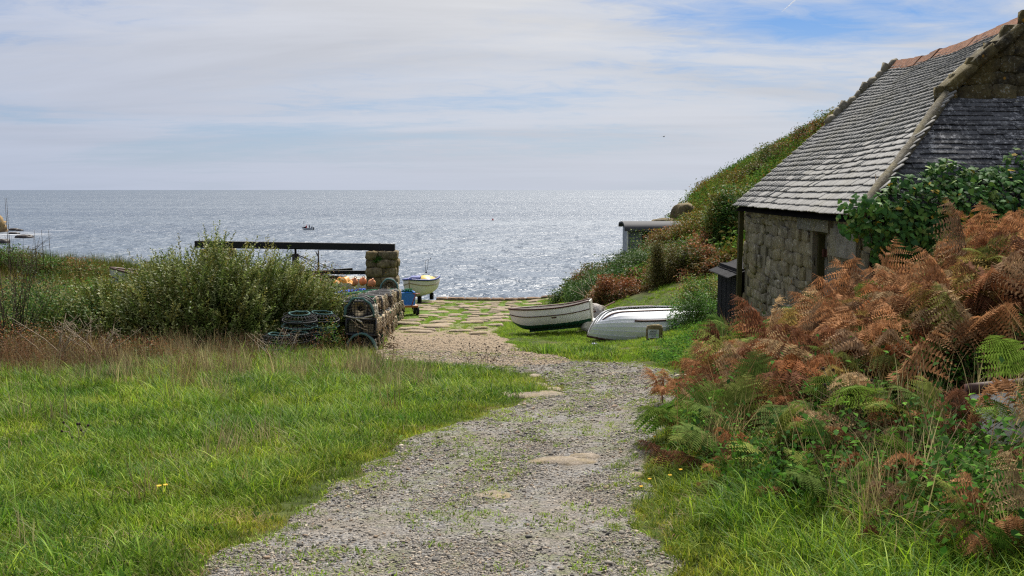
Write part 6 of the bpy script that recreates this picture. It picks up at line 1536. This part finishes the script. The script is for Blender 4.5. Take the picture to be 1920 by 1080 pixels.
for a in (('rusty bracken plant leaning out over the gravel track', 1240, 745, 11.2, True, 5, 1, .62, .9, BR2), ('broad green fern in the middle of the bank', 1560, 820, 7.4, False, 7, 2, .62, .6, (.10, .17, .03)), ('green fern low on the bank beside the verge grass', 1500, 900, 6.6, False, 6, 3, .5, .5, (.09, .15, .03)),
          ('fern with pale green fronds in front of the derelict boat', 1800, 880, 5.9, False, 6, 4, .4, .6, (.13, .19, .06)), ('tan and green fern in the bottom corner of the bank', 1850, 1000, 4.5, True, 5, 5, .42, .6, BR2), ('dark green fern behind the tan one in the bottom corner', 1890, 930, 5.0, False, 6, 6, .45, .6, (.08, .14, .03)),
          ('orange brown fern standing up in the hollow of the bank', 1530, 700, 9.0, True, 6, 7, .7, .9, (.38, .15, .05)), ('pale striped frond plant at the shoulder of the bank', 1470, 740, 8.8, True, 5, 8, .7, .7, BT), ('yellow green fern high on the bank under the ivy', 1860, 500, 9.4, False, 6, 9, .7, .6, (.2, .22, .05)),
          ('rust fern reaching up against the cottage door', 1490, 622, 13.6, True, 6, 10, .7, .9, BB), ('rust fern against the near corner of the cottage wall', 1610, 575, 12.4, True, 6, 11, .9, .9, BR2), ('brown fern at the foot of the cottage corner', 1420, 640, 17.0, True, 6, 12, .9, .9, BB), ('tall dead fern arching in front of the ivy', 1850, 470, 10.0, True, 5, 13, .8, 1.0, BR2), ('green fern between the track and the brown bank', 1330, 830, 8.4, False, 5, 14, .45, .5, (.09, .16, .03))): fern(*a)
# knapweed heads and yellow flowers
def flower(label, px, py, d, cat='flower', head=(.70, .42, .01), rad=.016, name='yellow_flower', grp='yellow flowers in the verge'):
    p = W(px, py, d); zg = h1(p.x, p.y)
    t = thing(name, label, cat, (p.x, p.y, zg), group=grp); hgt = max(.12, p.z - zg)
    b = MB(); b.tube([(0, 0, 0), (.02, .01, hgt * .5), (0, 0, hgt)], .003, 4); b.build('stalk', MAT_STEMG, t)
    b = MB(); V = [(0, 0, hgt + .006)]; n = 12
    for k in range(n): a = 6.283 * k / n; rr_ = rad * (1 if k % 2 else .72); V.append((rr_ * math.cos(a), rr_ * math.sin(a) - .004, hgt + .004 * (k % 2)))
    b.add(V, [(0, 1 + k, 1 + (k + 1) % n) for k in range(n)]); b.lathe([(0, hgt - .012), (.007, hgt - .006), (.008, hgt)], 8); b.build('head', HEADM[head], t)
MAT_STEMG = plain('green_stalk', (.09, .14, .03), .7); HEADM = {(.70, .42, .01): plain('yellow_petal', (.70, .42, .01), .6, .1), (.05, .03, .025): plain('seed_head', (.05, .03, .025), .9, .3)}
FL = ['yellow flower highest in the verge, the one nearer the track of a close pair', 'yellow flower highest in the verge, farther from the track of a close pair', 'yellow flower leaning over the gravel below the close pair', 'yellow flower in the grass below the brown bracken, nearer the track of two', 'yellow flower in the grass farthest in under the bracken',
      'yellow flower beside the gravel, upper of the lowest two', 'yellow flower in mid verge, lower of two side by side', 'yellow flower in mid verge, upper of two side by side', 'lowest yellow flower at the very edge of the gravel']
for k, (px, py) in enumerate(((1247, 789), (1260, 789), (1227, 818), (1279, 853), (1301, 856), (1218, 900), (1256, 893), (1276, 882), (1202, 915))):
    q = hit(px, py + 28); flower(FL[k], px, py, q.y)
for k, (px, py) in enumerate(((299, 925), (311, 923))):
    q = hit(px, py + 16); flower(('yellow dandelion in the lawn, the one farther from the track', 'yellow dandelion in the lawn, the one nearer the track')[k], px, py, q.y, rad=.02, grp='dandelions in the lawn', name='dandelion')
def heads(name, label, px0, py0, w_, h_, d, n, seed, cat='plant'):
    """one stand of dark seed heads on thin stalks"""
    r = random.Random(seed); c = W(px0, py0, d); zg = h1(c.x, c.y); t = thing(name, label, cat, (c.x, c.y, zg))
    b = MB(); hd = MB()
    for k in range(n):
        q = W(px0 + r.uniform(-w_, w_), py0 + r.uniform(-h_, h_), d + r.uniform(-.3, .3)); q = q - Vector((c.x, c.y, zg)); f = Vector((q.x * .6 + r.uniform(-.08, .08), q.y, 0))
        b.tube([f, f.lerp(q, .5) + Vector((.02, 0, .03)), q], .0035, 4); hd.lathe([(0, -.014), (.011, -.006), (.013, .004), (.006, .014), (0, .015)], 6, q)
    b.build('stalk', MAT_TWIG, t)['kind'] = 'stuff'; hd.build('seed_head', HEADM[(.05, .03, .025)], t)['kind'] = 'stuff'
heads('knapweed', 'stand of dark knapweed seed heads on the bank', 1660, 760, 120, 70, 7.6, 44, 1)
heads('dry_dock', 'dead brown dock plant at the tip of the grass by the sandy area', 900, 665, 38, 22, 18.0, 30, 2)
heads('dead_dock', 'cluster of dark dead stalks standing in the lawn', 135, 830, 40, 40, 9.2, 16, 3)
# ------------------------------------------------------------------ shrubs
WG = [(.12, .17, .032), (.18, .225, .05), (.24, .265, .10), (.085, .125, .025), (.20, .19, .04)]
p = W(400, 600, 21.5); willow('willow_shrub', 'big grey-green shrub with upright shoots in front of the capstan', p.x, p.y, 2.35, 1.5, 2.0, 3400, WG, 1, .12)
p = W(235, 600, 21.0); willow('willow_shrub', 'grey-green shrub in front of the pale hidden boat', p.x, p.y, 1.4, 1.2, 1.18, 1700, WG, 2, .1)
p = W(520, 600, 22.2); willow('willow_shrub', 'lower grey-green shrub against the round lobster pots', p.x, p.y, 1.35, 1.2, 1.5, 1700, WG, 3, .08)
DG = [(.05, .11, .022), (.075, .15, .03), (.11, .18, .035), (.035, .075, .018)]; BRM = [(.10, .12, .03), (.17, .11, .035), (.22, .12, .04), (.08, .13, .025), (.14, .16, .04)]; NET = [(.06, .17, .02), (.09, .22, .03), (.05, .13, .02)]
GORSE = [(.06, .115, .03), (.09, .15, .04), (.13, .17, .05), (.04, .08, .02)]; RUST = [(.22, .08, .03), (.15, .09, .03), (.28, .12, .05), (.08, .10, .025)]; OLIVE = [(.11, .10, .03), (.14, .12, .035), (.08, .085, .02), (.16, .11, .03)]; YGR = [(.14, .17, .03), (.2, .19, .04), (.08, .14, .02), (.22, .13, .03)]
def bs(label, px, d, rx, ry, h, n, ls, cols, seed, **k):
    if d > 32: n = int(n * 1.7); ls *= 1.2
    p = W(px, 540, d); return bush(k.pop('name', 'bush'), label, p.x, p.y, rx, ry, h, n, ls, cols, seed, **k)
bs('brown and green bramble mound between the big shrub and the lobster pots', 575, 27.5, 1.7, 2.6, 1.55, 13000, .06, BRM, 4, name='bramble')
bs('rusty bramble mound in front of the capstan post', 505, 31, 2.0, 2.2, 1.75, 9000, .07, BRM, 5, name='bramble')
bs('dark green shrub at the edge with bare stems above it', 40, 20, 1.5, 1.2, 1.25, 10000, .06, DG, 6)
bs('olive shrub between the dark one and the grey-green shrubs', 140, 20.5, 1.0, .9, 1.0, 6000, .055, OLIVE + DG, 7)
bs('bright green nettle patch below the reeds', 165, 31, 2.0, 1.8, 1.0, 8000, .08, NET, 8, name='nettle_patch')
bs('brown green scrub between the nettles and the reeds', 60, 30, 2.6, 2.0, .8, 8000, .07, OLIVE + BRM, 9)
bs('low brown and olive scrub at the edge in front of the bare broom stems', 45, 17.6, 1.5, .7, .62, 7000, .04, OLIVE + RUST, 62)
bs('dark green scrub standing in the far reeds at the edge', 30, 40, 1.8, 1.2, 1.2, 6000, .08, DG + OLIVE, 63)
bs('green brown scrub in the reeds beside the tall stems', 120, 41, 2.0, 1.2, 1.0, 6000, .08, BRM + DG, 64)
bs('small rust coloured bramble at the foot of the grey-green shrub', 235, 18.2, .9, .5, .42, 3500, .045, RUST, 10, name='bramble')
bs('leafy green bramble climbing the near lobster pots', 622, 20.3, .32, .25, .62, 900, .05, NET + YGR, 11, name='bramble')
bs('low green bush where the turf meets the slope beyond the rowing boat', 1085, 50, 1.3, 1.6, .85, 6000, .085, GORSE, 12)
bs('brown and green bramble on the seaward edge of the slope', 1120, 50, 1.5, 1.6, 1.15, 7000, .085, BRM + RUST, 13, name='bramble')
bs('dark gorse bush in the middle of the slope', 1195, 47, 2.0, 1.7, 1.25, 10000, .075, GORSE, 14, name='gorse')
bs('broad dark gorse bush below the boulders', 1275, 46, 2.2, 1.7, 1.35, 11000, .075, GORSE, 15, name='gorse')
bs('grey-green bush behind the net heap', 1150, 41, 1.6, 1.4, 1.3, 8000, .075, GORSE + DG, 16)
bs('dark green bush at the foot of the slope behind the rowing boat', 1110, 43, 1.1, 1.2, .95, 6000, .075, DG, 17)
bs('rounded olive brown bush standing behind the overturned dinghy', 1245, 33.5, .68, .65, 1.55, 8000, .05, OLIVE, 18, flat=.9)
bs('dark leafy bush with yellow tips beside the far corner of the roof', 1378, 37, 1.25, 1.3, 2.3, 14000, .10, DG + YGR, 19)
bs('rust bracken patch below the dark leafy bush', 1335, 37, 1.2, 1.0, 1.0, 6000, .08, RUST, 20)
bs('yellow green bramble beside the grey hut', 1262, 59, 2.4, 1.4, 1.2, 9000, .10, YGR + RUST, 21, name='bramble')
bs('yellow green bramble running up to the boulders', 1320, 58, 2.2, 1.6, 1.2, 8000, .10, YGR, 22, name='bramble')
bs('rusty bramble in the hollow of the slope', 1205, 37, 1.2, 1.2, .8, 6000, .075, RUST + BRM, 23, name='bramble')
bs('orange bracken patch behind the violet rope', 1155, 34, 1.0, .9, .75, 5000, .07, RUST, 24)
bs('green weeds over the end of the overturned dinghy', 1305, 24.6, .62, .6, .75, 4500, .06, NET + DG, 25, name='weed_clump')
bs('leafy green bush beside the black shed', 1330, 27.5, .9, 1.0, .8, 5500, .06, NET + YGR, 26)
bs('brown bracken beside the bright turf path', 1310, 33, .9, 1.2, .9, 5000, .07, RUST + OLIVE, 27)
bs('dark bush on the slope below the hut window', 1225, 55, 1.7, 1.2, .85, 6000, .09, GORSE + BRM, 28)
bs('small green bush on the seaward skyline below the hut', 1160, 56, 1.3, 1.3, .8, 5000, .09, DG + BRM, 29)
for k, (px, d, rx, h, c, lab) in enumerate(((1380, 60, 2.6, 1.0, YGR, 'green scrub low on the hill below the skyline'), (1430, 62, 2.6, .9, DG, 'dark scrub on the hill beside the roof edge'), (1420, 72, 2.4, .8, OLIVE, 'olive heath hump on the lower skyline'), (1480, 73, 2.6, .9, BRM, 'brown heath hump halfway up the skyline'), (1530, 73, 2.4, .9, RUST, 'reddish scrub high on the hill skyline'), (1570, 72, 2.2, .9, RUST + YGR, 'reddish green scrub where the roof meets the skyline'))):
    bs(lab, px, d, rx, 1.8, h, 6500, .11, c, 40 + k, name='heath_scrub')
bush('elder_shrub', 'dark twiggy shrub showing over the ridge of the cottage roof', 9.7, 18.0, .95, .8, 3.35, 5000, .06, DG, 61, cat='shrub')
HILL = [(4.0, 36), (6.0, 33), (8, 31), (9.5, 24), (30, 24), (45, 60), (45, 100), (28, 97), (17, 89), (12, 74), (8.5, 66), (5.5, 60), (3.6, 59), (3.4, 48)]
T_HEATH = [weed_tuft(90 + k, 60, .10, .55, .35, ((.09, .12, .03), (.06, .09, .025), (.16, .10, .035), (.12, .13, .04))) for k in range(5)]
sow('heath', 'rough heath of bracken, heather and grass covering the hillside', T_HEATH, HILL, 9.0, (.9, 1.8), [(.6, 1.15, .5), (.9, 1.35, .6), (1.4, .95, .6), (.7, 1.25, .5), (1.0, 1.2, .6), (.6, 1.1, .5)], sc=.28, mat=BRACK_I)
# bare stems and dead twigs
def twiggy(name, label, px, py, d, n, hgt, spread, m_, seed, r0=.008, fork=3):
    r = random.Random(seed); p = W(px, py, d); zg = h1(p.x, p.y); t = thing(name, label, 'dead plant' if m_ is MAT_TWIG else 'plant', (p.x, p.y, zg)); b = MB()
    for k in range(n):
        a = Vector((r.uniform(-.3, .3) * spread, r.uniform(-.3, .3) * spread, 0)); e = Vector((r.uniform(-1, 1) * spread, r.uniform(-.5, .5) * spread, hgt * r.uniform(.55, 1.1)))
        mid = a.lerp(e, .5) + Vector((r.uniform(-.1, .1), r.uniform(-.1, .1), .05)) * spread; b.tube([a, mid, e], [r0, r0 * .7, r0 * .25], 4)
        for q in range(fork):
            f = r.uniform(.35, .9); s0 = mid.lerp(e, f); b.tube([s0, s0 + Vector((r.uniform(-.35, .35), r.uniform(-.2, .2), r.uniform(.05, .35))) * hgt * .5], [r0 * .45, r0 * .2], 4)
    o_ = b.build('stem', m_, t); o_['kind'] = 'stuff'
twiggy('broom_shrub', 'leafless dark broom stems rising at the edge of the picture', 25, 640, 18.5, 34, 2.1, .75, MAT_STEM, 1, .008, 3)
twiggy('dead_twigs', 'pale dead twigs fanning out at the foot of the olive shrub', 110, 720, 16.6, 12, .95, .75, MAT_TWIG, 2, .012, 4)
twiggy('dead_twigs', 'pale dead branches below the grey-green shrub', 190, 700, 17.2, 12, .8, .8, MAT_TWIG, 3, .012, 4)
twiggy('dead_twigs', 'dead stems in front of the round lobster pots', 520, 690, 17.8, 16, .6, .6, MAT_TWIG, 4, .007, 3)
twiggy('dead_twigs', 'pale reed stems behind the rowing boat', 1120, 585, 37, 16, 1.1, 1.2, MAT_TWIG, 5, .014, 1)
for k, (px, py, d) in enumerate(((14, 470, 38), (17, 470, 38.5), (66, 480, 39), (80, 485, 40), (93, 480, 40))):
    p = W(px, py, d); zg = h1(p.x, p.y); t = thing('tall_stem', ('tallest thin stem at the very edge over the cliff rock', 'tall thin stem just beside the outermost one over the cliff rock', 'short thin stem standing alone above the reeds', 'short thin stem in the middle of three above the reeds', 'short thin stem of the three nearest the big shrub')[k], 'stem', (p.x, p.y, zg), group='tall stems above the reeds'); top = (356 + (15 if k < 2 else 75)) ; q = W(px + 1, top, d)
    b = MB(); b.tube([(0, 0, 0), (0.03, 0, (q.z - zg) * .5), (0, 0, q.z - zg)], [.02, .016, .008], 4); b.build('stalk', MAT_STEM, t)
# green tuft on the stone pier
bush('pier_tuft', 'tuft of green growing from the face of the stone pier', -5.95, 44.5, .3, .12, .28, 400, .07, NET, 71, cat='plant', zoff=-3.25 - h1(-5.95, 44.5))
# ------------------------------------------------------------------ ivy over the near end of the roof
def ivy_leaf(seed):
    r = random.Random(seed); A_ = [(0, 0), (.34, -.10), (.50, .22), (.34, .42), (.30, .62), (0, 1.0), (-.30, .62), (-.34, .42), (-.50, .22), (-.34, -.10)]
    V = [(x * .85, y, -.12 * abs(x) - .10 * (y - .4) ** 2) for x, y in A_] + [(0, .35, .03)]
    return np.array(V), np.array([[k, (k + 1) % 10, 10] for k in range(10)])
IV, IF = ivy_leaf(1)
ri = np.random.default_rng(9); ivp = []; ivn = []
PROF = np.array([(.18, -1.5), (-.02, -1.0), (-.20, -.55), (-.30, -.12), (-.20, .22), (.10, .48), (.42, .74), (.80, 1.04)])   # y, z offsets from the eave, wall foot to roof
while len(ivp) < 8600:
    x = ri.uniform(4.45, 10.2); f = ri.uniform(0, 7)
    lump = vnoise(np.array(x * 1.7), np.array(f * .8)).item(); fine = vnoise(np.array(x * 4.3 + 9), np.array(f * 2.1)).item()
    top = 5.75 + .9 * math.sin(x * 2.1 + .4) * .6 + .9 * (fine - .5) - .25 * max(0, x - 7.4)
    if f > top: continue
    lo = 1.4 + 1.6 * max(0, 5.3 - x) + .8 * (fine - .5)                  # thins out towards the door side
    if f < lo and x < 5.4: continue
    k = min(6, int(f)); a = PROF[k] + (PROF[k + 1] - PROF[k]) * (f - k); tg = PROF[k + 1] - PROF[k]; nn = Vector((0, -tg[1], tg[0])).normalized()
    xs = x
    if f > 4.2: xs = max(x, XE + (6.63 - XE) * (a[1] / 1.78) - .1)          # keeps to its own side of the hip
    off = (.30 * (lump - .5) + .16 * (fine - .5)) + ri.uniform(-.16, .03)
    edge = max(0, 1 - (x - 4.45) / .5)
    ivp.append(Vector((xs, Y0 + a[0] + .35 * edge, ZE + a[1])) + nn * off); ivn.append((nn + Vector((-.5 * edge, 0, .1))).normalized())
IVYM = m_leaf('ivy_leaf', False, 0.6, 0.15, 0.12)
iv = thing('ivy', 'glossy green ivy spreading over the near corner of the cottage roof', 'ivy', (6.5, 13.3, -1.6))
cols = np.array([(.045, .125, .025), (.065, .165, .032), (.10, .20, .035), (.035, .095, .028), (.15, .22, .045), (.42, .30, .03)]); pr_ = (.26, .28, .18, .16, .095, .025)
n = len(ivp); ci = ri.choice(6, n, p=pr_); A = np.zeros((n, 3, 3)); up_ = Vector((0, 0, 1))
for k in range(n):
    nn = (Vector(ivn[k]) + Vector(ri.normal(0, .42, 3))).normalized(); dn = (-up_ - nn * nn.dot(-up_)).normalized(); sd2 = dn.cross(nn)
    a = ri.normal(0, .6); dn2 = dn * math.cos(a) + sd2 * math.sin(a); sd2 = dn2.cross(nn); s_ = ri.uniform(.055, .11)
    A[k] = np.array([sd2, dn2, nn]).T * s_
P = np.array(ivp); score = np.linalg.norm(A[:, :, 0], axis=1) ** 2 / (P[:, 1] ** 2) * np.array([max(0.05, nn.dot(-Vector(q).normalized())) for nn, q in zip(ivn, ivp)]) * (P[:, 0] / P[:, 1] < .51) * (P[:, 2] > -.75) * (1 + ri.uniform(0, .6, n))
order = np.argsort(-score); IVM = []
for k in range(6):
    me = np_mesh('leaf', IV, IF, tint=np.tile(cols[k], (11, 1))); me.materials.append(IVYM); IVM.append(me)
for k in order[:300]: child('leaf', IVM[ci[k]], None, iv, A[k], P[k])
rest = order[300:]; V, F = scatter(IV, IF, A[rest], P[rest] - np.array(iv.location))
o = obj('foliage', np_mesh('foliage', V, F, tint=np.repeat(cols[ci[rest]] * ri.uniform(.7, 1.3, (len(rest), 1)), 11, axis=0)), IVYM, iv); o['kind'] = 'stuff'
b = MB()
for k in range(14):
    x = 4.9 + .35 * k; b.tube([(x, Y0 + .02, -2.2), (x + .1, Y0 + .02, -1.2), (x + .2 * math.sin(k), Y0 - .02, ZE), (x + .3 * math.sin(k) + .2, Y0 + .6, .22)], [.03, .025, .015, .006], 5)
me = b.mesh('vine'); me.transform(Matrix.Translation(-iv.location)); vo = obj('vine', me, MAT_STEM, iv); vo['kind'] = 'stuff'
